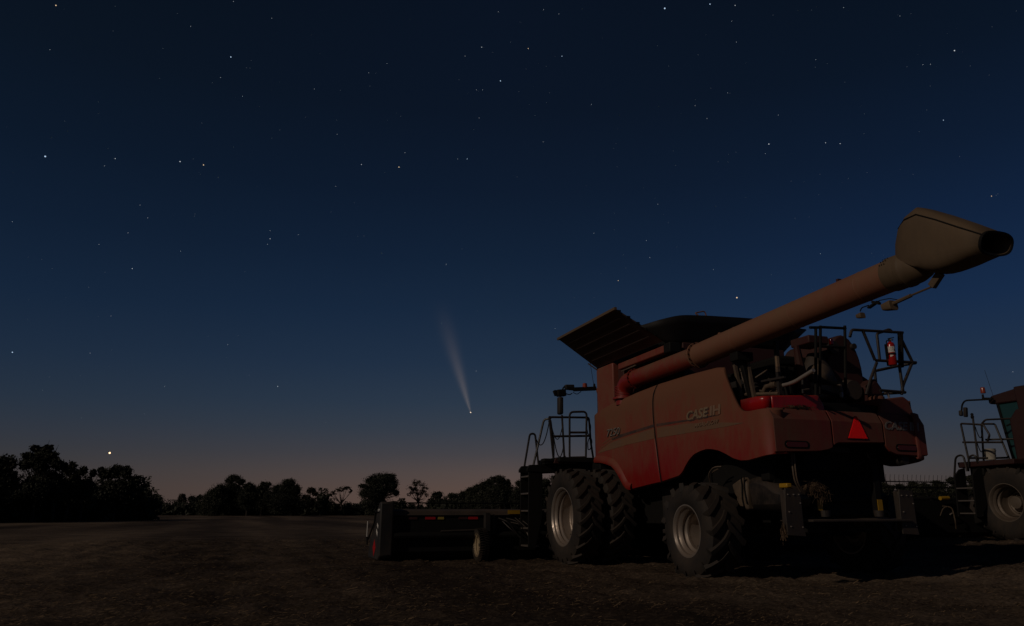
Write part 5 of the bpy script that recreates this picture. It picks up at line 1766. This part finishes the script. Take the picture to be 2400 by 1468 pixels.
# ---------------------------------------------------------------- stars, planet and comet
BRIGHT = [
    ((-0.52190, 0.76168, 0.38401), 5, 'b', 'bright blue white star high above the tallest tree of the left wood'),
    ((-0.37558, 0.83209, 0.40812), 4, 'o', 'warm star right of a white one in the left half of the sky'),
    ((-0.39943, 0.82131, 0.40731), 4, 'w', 'white star left of the warm one in the left half of the sky'),
    ((-0.33556, 0.78248, 0.52453), 4, 'b', 'blue star in the upper left part of the sky'),
    ((-0.49178, 0.69261, 0.52768), 4, 'o', 'warm star close to the upper left corner'),
    ((-0.19408, 0.88052, 0.43247), 3, 'w', 'white star, left one of a wide pair left of centre'),
    ((-0.14700, 0.88926, 0.43313), 4, 'o', 'warm star, right one of a wide pair left of centre'),
    ((-0.30686, 0.89096, 0.33470), 3, 'w', 'star at the lower end of a short row of three'),
    ((-0.45268, 0.84652, 0.28016), 3, 'w', 'lone white star above the middle of the left sky'),
    ((-0.55559, 0.81358, 0.17147), 4, 'b', 'bluish star close to the left edge low in the sky'),
    ((-0.01473, 0.84629, 0.53251), 4, 'b', 'blue star in the upper middle of the sky'),
    ((-0.03819, 0.82346, 0.56609), 3, 'w', 'white star up and left of the blue star in the upper middle'),
    ((0.02046, 0.82475, 0.56513), 3, 'o', 'warm star in the upper middle of the sky'),
    ((0.06310, 0.82841, 0.55655), 3, 'b', 'small blue star right of the warm one in the upper middle'),
    ((0.18610, 0.78358, 0.59276), 5, 'b', 'bright blue star near the top edge above the large combine'),
    ((0.23797, 0.77173, 0.58975), 4, 'b', 'blue star at the top edge right of a brighter one'),
    ((0.26634, 0.76671, 0.58414), 3, 'w', 'white star at the top edge right of the blue pair'),
    ((0.31809, 0.83970, 0.44013), 4, 'w', 'brightest white star above the auger tube'),
    ((0.37895, 0.81895, 0.43096), 3, 'w', 'left one of a close pair of stars above the spout'),
    ((0.39389, 0.81387, 0.42716), 3, 'w', 'right one of a close pair of stars above the spout'),
    ((0.48797, 0.72129, 0.49155), 4, 'w', 'bright white star in the upper right of the sky'),
    ((0.28830, 0.92003, 0.26537), 5, 'o', 'bright orange star just above the grain tank'),
    ((0.14074, 0.94475, 0.29603), 3, 'o', 'warm star up and left of the open tank cover'),
    ((0.48818, 0.76040, 0.42834), 3, 'b', 'small bluish star above the spout, right of the close pair'),
    ((0.53579, 0.77249, 0.34086), 3, 'o', 'small star at the right edge above the spout mouth'),
    ((-0.29802, 0.94202, 0.15422), 3, 'w', 'star low in the sky above the middle clump of trees'),
    ((-0.09386, 0.96548, 0.24297), 2, 'b', 'star beside the far end of the comet tail'),
    ((-0.04780, 0.98223, 0.18147), 2, 'w', 'star right of the comet tail'),
    ((-0.05866, 0.89287, 0.44647), 3, 'b', 'star of a wide pair in the centre of the sky')]
FAINT = [((-0.32561, 0.74957, 0.57629), 2), ((-0.28667, 0.77054, 0.56929), 2), ((-0.44114, 0.71439, 0.54317), 1), ((-0.38393, 0.73967, 0.55271), 1), ((-0.37274, 0.75150, 0.54435), 2), ((-0.24455, 0.79092, 0.56093), 1), ((-0.50407, 0.71320, 0.48710), 2), ((-0.44708, 0.72728, 0.52075), 1), ((-0.40319, 0.75490, 0.51727), 1), ((-0.31400, 0.79078, 0.52542), 1), ((-0.31627, 0.79498, 0.51766), 1), ((-0.31992, 0.79369, 0.51740), 1), ((-0.34883, 0.79114, 0.50242), 2), ((-0.41058, 0.77023, 0.48802), 1), ((-0.35792, 0.79135, 0.49564), 1), ((-0.32768, 0.80901, 0.48799), 2), ((-0.47167, 0.76453, 0.43933), 1), ((-0.47023, 0.75882, 0.45064), 1), ((-0.24565, 0.82554, 0.50808), 2), ((-0.21498, 0.83252, 0.51057), 1), ((-0.17980, 0.82738, 0.53208), 2), ((-0.17911, 0.83596, 0.51873), 1), ((-0.15683, 0.82456, 0.54360), 2), ((-0.17100, 0.82898, 0.53250), 1), ((-0.25843, 0.83989, 0.47728), 1), ((-0.22173, 0.84958, 0.47858), 1), ((-0.22215, 0.85786, 0.46338), 2), ((-0.37348, 0.80993, 0.45225), 1), ((-0.50171, 0.75414, 0.42375), 1), ((-0.50077, 0.76002, 0.41425), 1), ((-0.51465, 0.75614, 0.40421), 1), ((-0.47201, 0.79194, 0.38734), 2), ((-0.46164, 0.79319, 0.39717), 3), ((-0.46722, 0.78531, 0.40619), 1), ((-0.38571, 0.82520, 0.41263), 1), ((-0.37946, 0.83555, 0.39732), 1), ((-0.36076, 0.84382, 0.39726), 2), ((-0.29895, 0.84206, 0.44897), 1), ((-0.28903, 0.83983, 0.45951), 1), ((-0.34225, 0.83387, 0.43304), 1), ((-0.30999, 0.82027, 0.48069), 1), ((-0.22662, 0.88598, 0.40457), 2), ((-0.20472, 0.89879, 0.38763), 1), ((-0.16506, 0.88977, 0.42551), 1), ((-0.13887, 0.88208, 0.45016), 2), ((-0.07145, 0.89213, 0.44610), 2), ((-0.04988, 0.87592, 0.47987), 1), ((-0.04253, 0.86917, 0.49268), 2), ((-0.04540, 0.85130, 0.52271), 2), ((-0.03775, 0.85157, 0.52287), 2), ((-0.06748, 0.84363, 0.53268), 1), ((-0.05933, 0.82861, 0.55668), 2), ((-0.02427, 0.82726, 0.56130), 1), ((-0.01696, 0.79976, 0.60008), 2), ((-0.12557, 0.79880, 0.58834), 1), ((-0.00161, 0.82060, 0.57150), 1), ((-0.14275, 0.86000, 0.48992), 1), ((-0.05017, 0.88760, 0.45787), 1), ((-0.44230, 0.82473, 0.35241), 2), ((-0.43572, 0.83352, 0.33970), 2), ((-0.38793, 0.85176, 0.35216), 1), ((-0.38894, 0.85235, 0.34961), 1), ((-0.55327, 0.77298, 0.31047), 2), ((-0.45528, 0.83098, 0.31969), 2), ((-0.48247, 0.82221, 0.30198), 2), ((-0.40464, 0.86123, 0.30748), 2), ((-0.30654, 0.88741, 0.34428), 2), ((-0.30999, 0.89245, 0.32778), 2), ((-0.27383, 0.89842, 0.34331), 2), ((-0.23346, 0.89754, 0.37405), 1), ((-0.19351, 0.91706, 0.34865), 1), ((-0.17171, 0.92873, 0.32861), 2), ((-0.20101, 0.91584, 0.34760), 1), ((-0.22823, 0.92378, 0.30748), 1), ((-0.33636, 0.89522, 0.29232), 1), ((-0.49292, 0.83261, 0.25257), 1), ((-0.47810, 0.83523, 0.27168), 1), ((-0.53188, 0.80054, 0.27611), 1), ((-0.52381, 0.80870, 0.26764), 1), ((-0.14627, 0.94399, 0.29579), 2), ((-0.16611, 0.94266, 0.28948), 1), ((-0.08748, 0.94392, 0.31837), 2), ((-0.06647, 0.93874, 0.33815), 1), ((-0.17605, 0.94752, 0.26686), 1), ((-0.15632, 0.95072, 0.26776), 1), ((-0.19927, 0.93968, 0.27803), 1), ((-0.47320, 0.85219, 0.22328), 2), ((-0.49147, 0.85238, 0.17864), 2), ((-0.42009, 0.89556, 0.14662), 2), ((-0.35541, 0.91259, 0.20214), 2), ((-0.34427, 0.91415, 0.21401), 1), ((-0.33101, 0.92888, 0.16616), 1), ((-0.17015, 0.97429, 0.14765), 1), ((-0.12284, 0.97258, 0.19747), 1), ((-0.11120, 0.97077, 0.21271), 1), ((-0.04681, 0.96468, 0.25924), 1), ((-0.52520, 0.83802, 0.14795), 1), ((-0.53014, 0.83746, 0.13273), 1), ((-0.49583, 0.86211, 0.10447), 1), ((-0.43868, 0.89150, 0.11311), 1), ((-0.23985, 0.96446, 0.11085), 1), ((-0.12290, 0.98105, 0.14981), 1), ((-0.14745, 0.98560, 0.08280), 1), ((0.03915, 0.79779, 0.60166), 2), ((0.05825, 0.79999, 0.59718), 2), ((0.08699, 0.79479, 0.60062), 1), ((0.26434, 0.77766, 0.57040), 2), ((0.27190, 0.78969, 0.54997), 2), ((0.01012, 0.80689, 0.59061), 1), ((0.18043, 0.80940, 0.55885), 1), ((0.04337, 0.83609, 0.54688), 1), ((0.01792, 0.83843, 0.54472), 1), ((0.00877, 0.85325, 0.52143), 1), ((0.04818, 0.85311, 0.51951), 1), ((0.10183, 0.85695, 0.50524), 2), ((0.02201, 0.86122, 0.50776), 1), ((0.02982, 0.86798, 0.49570), 1), ((0.04451, 0.85950, 0.50920), 1), ((0.13788, 0.86008, 0.49118), 1), ((0.18615, 0.84769, 0.49676), 1), ((0.22988, 0.83914, 0.49295), 2), ((0.22993, 0.83545, 0.49915), 1), ((0.24500, 0.84370, 0.47765), 2), ((0.26676, 0.82315, 0.50126), 2), ((0.26974, 0.82270, 0.50040), 1), ((0.24707, 0.82470, 0.50875), 1), ((0.22920, 0.80714, 0.54405), 1), ((0.19527, 0.82049, 0.53728), 1), ((0.30894, 0.76299, 0.56780), 1), ((0.33486, 0.75287, 0.56663), 1), ((0.34842, 0.74865, 0.56403), 1), ((0.38009, 0.73711, 0.55874), 2), ((0.43467, 0.72301, 0.53695), 2), ((0.44426, 0.71767, 0.53628), 1), ((0.51465, 0.69462, 0.50263), 1), ((0.53069, 0.67745, 0.50935), 1), ((0.46812, 0.77613, 0.42248), 1), ((0.35951, 0.77669, 0.51720), 2), ((0.36004, 0.78128, 0.50988), 1), ((0.37179, 0.77505, 0.51095), 1), ((0.39179, 0.77949, 0.48878), 1), ((0.46286, 0.74083, 0.48676), 2), ((0.46956, 0.73763, 0.48520), 2), ((0.44902, 0.74801, 0.48873), 1), ((0.50343, 0.72284, 0.47334), 1), ((0.51993, 0.71966, 0.46018), 1), ((0.47227, 0.74898, 0.46475), 1), ((0.41493, 0.78912, 0.45290), 1), ((0.47239, 0.76233, 0.44239), 1), ((0.41667, 0.79937, 0.43290), 1), ((0.32585, 0.82072, 0.46929), 2), ((0.31503, 0.84583, 0.43050), 2), ((0.28142, 0.85448, 0.43666), 1), ((0.27266, 0.86217, 0.42699), 1), ((0.26111, 0.86480, 0.42888), 1), ((0.27314, 0.85780, 0.43541), 1), ((0.04063, 0.88371, 0.46627), 2), ((0.13473, 0.87738, 0.46049), 1), ((0.13165, 0.88049, 0.45542), 1), ((0.13665, 0.89036, 0.43427), 1), ((0.20653, 0.87054, 0.44667), 1), ((0.20992, 0.87806, 0.43006), 1), ((0.00675, 0.90450, 0.42643), 1), ((0.17103, 0.89715, 0.40727), 1), ((0.18987, 0.90241, 0.38680), 2), ((0.18591, 0.90005, 0.39415), 1), ((0.13469, 0.91528, 0.37963), 1), ((0.13505, 0.92335, 0.35943), 1), ((0.10845, 0.92801, 0.35642), 2), ((0.17635, 0.92224, 0.34407), 2), ((0.18102, 0.92900, 0.32278), 2), ((0.20329, 0.90898, 0.36390), 1), ((0.21459, 0.91796, 0.33361), 1), ((0.26051, 0.88845, 0.37788), 1), ((0.34538, 0.85106, 0.39549), 1), ((0.37589, 0.83687, 0.39794), 1), ((0.40516, 0.82781, 0.38804), 1), ((0.42331, 0.81733, 0.39087), 1), ((0.46699, 0.79857, 0.37973), 1), ((0.37602, 0.84712, 0.37549), 1), ((0.35182, 0.86704, 0.35279), 1), ((0.36695, 0.86105, 0.35205), 1), ((0.53944, 0.76998, 0.34078), 1), ((0.54069, 0.76868, 0.34175), 1), ((0.50601, 0.77018, 0.38829), 1), ((0.38081, 0.87187, 0.30793), 2), ((0.26000, 0.91706, 0.30234), 2), ((0.43286, 0.84983, 0.30069), 1), ((0.14707, 0.93304, 0.32834), 1), ((0.10904, 0.95510, 0.27549), 1), ((0.11842, 0.94462, 0.30607), 1), ((0.15056, 0.93818, 0.31168), 1), ((0.08312, 0.95750, 0.27618), 1), ((0.55592, 0.81758, 0.15009), 2), ((0.52225, 0.84770, 0.09311), 1), ((0.32780, 0.89924, 0.28967), 1), ((0.52509, 0.80657, 0.27153), 1), ((0.05761, 0.96980, 0.23700), 2), ((0.07451, 0.97739, 0.19787), 1)]
VENUS = (-0.46804, 0.88122, 0.06619)
COMET_HEAD = (-0.05486, 0.99034, 0.12734)
COMET_TAIL = (-0.10004, 0.95474, 0.28011)
def ico(r_):
    m = MB()
    m.lathe([(-1 * r_, .001), (-.7 * r_, .7 * r_), (0, r_), (.7 * r_, .7 * r_), (r_, .001)], n=10, axis='z')
    return m
star_mats = {'w': glow_mat('white starlight', (0.85, 0.92, 1.0), .6), 'b': glow_mat('blue starlight', (0.55, 0.75, 1.0), .8),
             'o': glow_mat('warm starlight', (1.0, 0.72, 0.45), .8), 'f': glow_mat('faint starlight', (0.62, 0.74, 0.85), .22)}
star_mesh = {}
def star(d, mag, colr, label, group=None, cat='star', name='star'):
    key = (mag, colr)
    if key not in star_mesh:
        o = ico({5: 3.6, 4: 2.5, 3: 1.75, 2: 1.05, 1: .9}[mag]).build(name, star_mats[colr], smooth=0, fix=False)
        star_mesh[key] = o.data
    else:
        o = bpy.data.objects.new(name, star_mesh[key])
        COL.objects.link(o)
    o.location = Vector(d) * 4000 + Vector((0, 0, 1))
    o.visible_shadow = True
    return tag(o, label, cat, group)
for d, mag, colr, label in BRIGHT:
    star(d, mag, colr, label, 'bright stars')
for d, mag in FAINT:
    star(d, mag, 'f' if mag == 1 else 'w', 'faint star, one of the many small points over the dark sky', 'faint stars over the field')
rs = np.random.default_rng(77)
m = MB()
for i in range(420):
    a, e = rs.uniform(-1.0, 1.0), rs.uniform(.09, 1.1)
    d = Vector((math.sin(a) * math.cos(e), math.cos(a) * math.cos(e), math.sin(e))) * 4000
    s = ico(rs.uniform(.25, .55))
    m.add([Vector(p) + d for p in s.v], s.f)
dust = m.build('star_dust', 'black', smooth=0, fix=False)
dust.data.materials[0] = star_mats['f']
tag(dust, 'faintest stars sprinkled over the whole sky', 'stars', kind='stuff')
pl = ico(4.3).build('planet', glow_mat('planet light', (1.0, .66, .36), 2.4), smooth=0, fix=False)
pl.location = Vector(VENUS) * 4000 + Vector((0, 0, 1))
tag(pl, 'bright yellowish planet low above the left wood', 'planet')

# comet: small bright head and a long tail of glowing dust
HD, TL = Vector(COMET_HEAD) * 4000 + Vector((0, 0, 1)), Vector(COMET_TAIL) * 4000 + Vector((0, 0, 1))
comet = empty('comet', HD)
tag(comet, 'comet with a long pale tail above the horizon left of the large combine', 'comet')
ico(3.2).build('comet_head', glow_mat('comet head light', (1.0, .80, .60), 1.0), comet, smooth=0, fix=False)
ax = TL - HD
LEN = ax.length
def tail_material():
    mt = bpy.data.materials.new('comet tail dust')
    mt.use_nodes = True
    nt = mt.node_tree
    nt.nodes.remove(nt.nodes['Principled BSDF'])
    em = nt.nodes.new('ShaderNodeEmission')
    em.inputs['Color'].default_value = (1.0, .75, .58, 1)
    tc = nt.nodes.new('ShaderNodeTexCoord')
    sp = nt.nodes.new('ShaderNodeSeparateXYZ')
    lnk(nt, tc.outputs['Object'], sp.inputs[0])
    def mth(op, x, y=0.0, clamp=False):
        n = nt.nodes.new('ShaderNodeMath'); n.operation = op; n.use_clamp = clamp
        for i, s in enumerate((x, y)):
            if isinstance(s, (int, float)):
                n.inputs[i].default_value = s
            else:
                lnk(nt, s, n.inputs[i])
        return n.outputs[0]
    z = mth('DIVIDE', sp.outputs['Z'], LEN, True)                       # 0 at the head, 1 at the end
    wd = mth('ADD', mth('MULTIPLY', mth('POWER', z, .8), TAILW), 3.5)   # widens away from the head
    r2 = mth('ADD', mth('MULTIPLY', sp.outputs['X'], sp.outputs['X']), mth('MULTIPLY', sp.outputs['Y'], sp.outputs['Y']))
    q = mth('DIVIDE', r2, mth('MULTIPLY', wd, wd))
    g = mth('EXPONENT', mth('MULTIPLY', q, -3.2))
    fade = mth('POWER', mth('SUBTRACT', 1.0, z, True), 1.7)
    s = mth('DIVIDE', mth('MULTIPLY', g, fade), mth('ADD', wd, 3.0))
    s = mth('MULTIPLY', s, TAILS)
    lnk(nt, s, em.inputs['Strength'])
    lnk(nt, em.outputs[0], nt.nodes['Material Output'].inputs['Volume'])
    return mt
TAILW, TAILS = 86.0, 0.074
rows = MB().lathe([(-8, .5), (-6, 6), (0, 9), (LEN * .3, 46), (LEN * .6, 78), (LEN, 108), (LEN + 1, 1)], n=20, axis='z')
tail = rows.build('comet_tail', tail_material(), comet, smooth=0)
tail.rotation_mode = 'QUATERNION'
tail.rotation_quaternion = ax.to_track_quat('Z', 'Y')
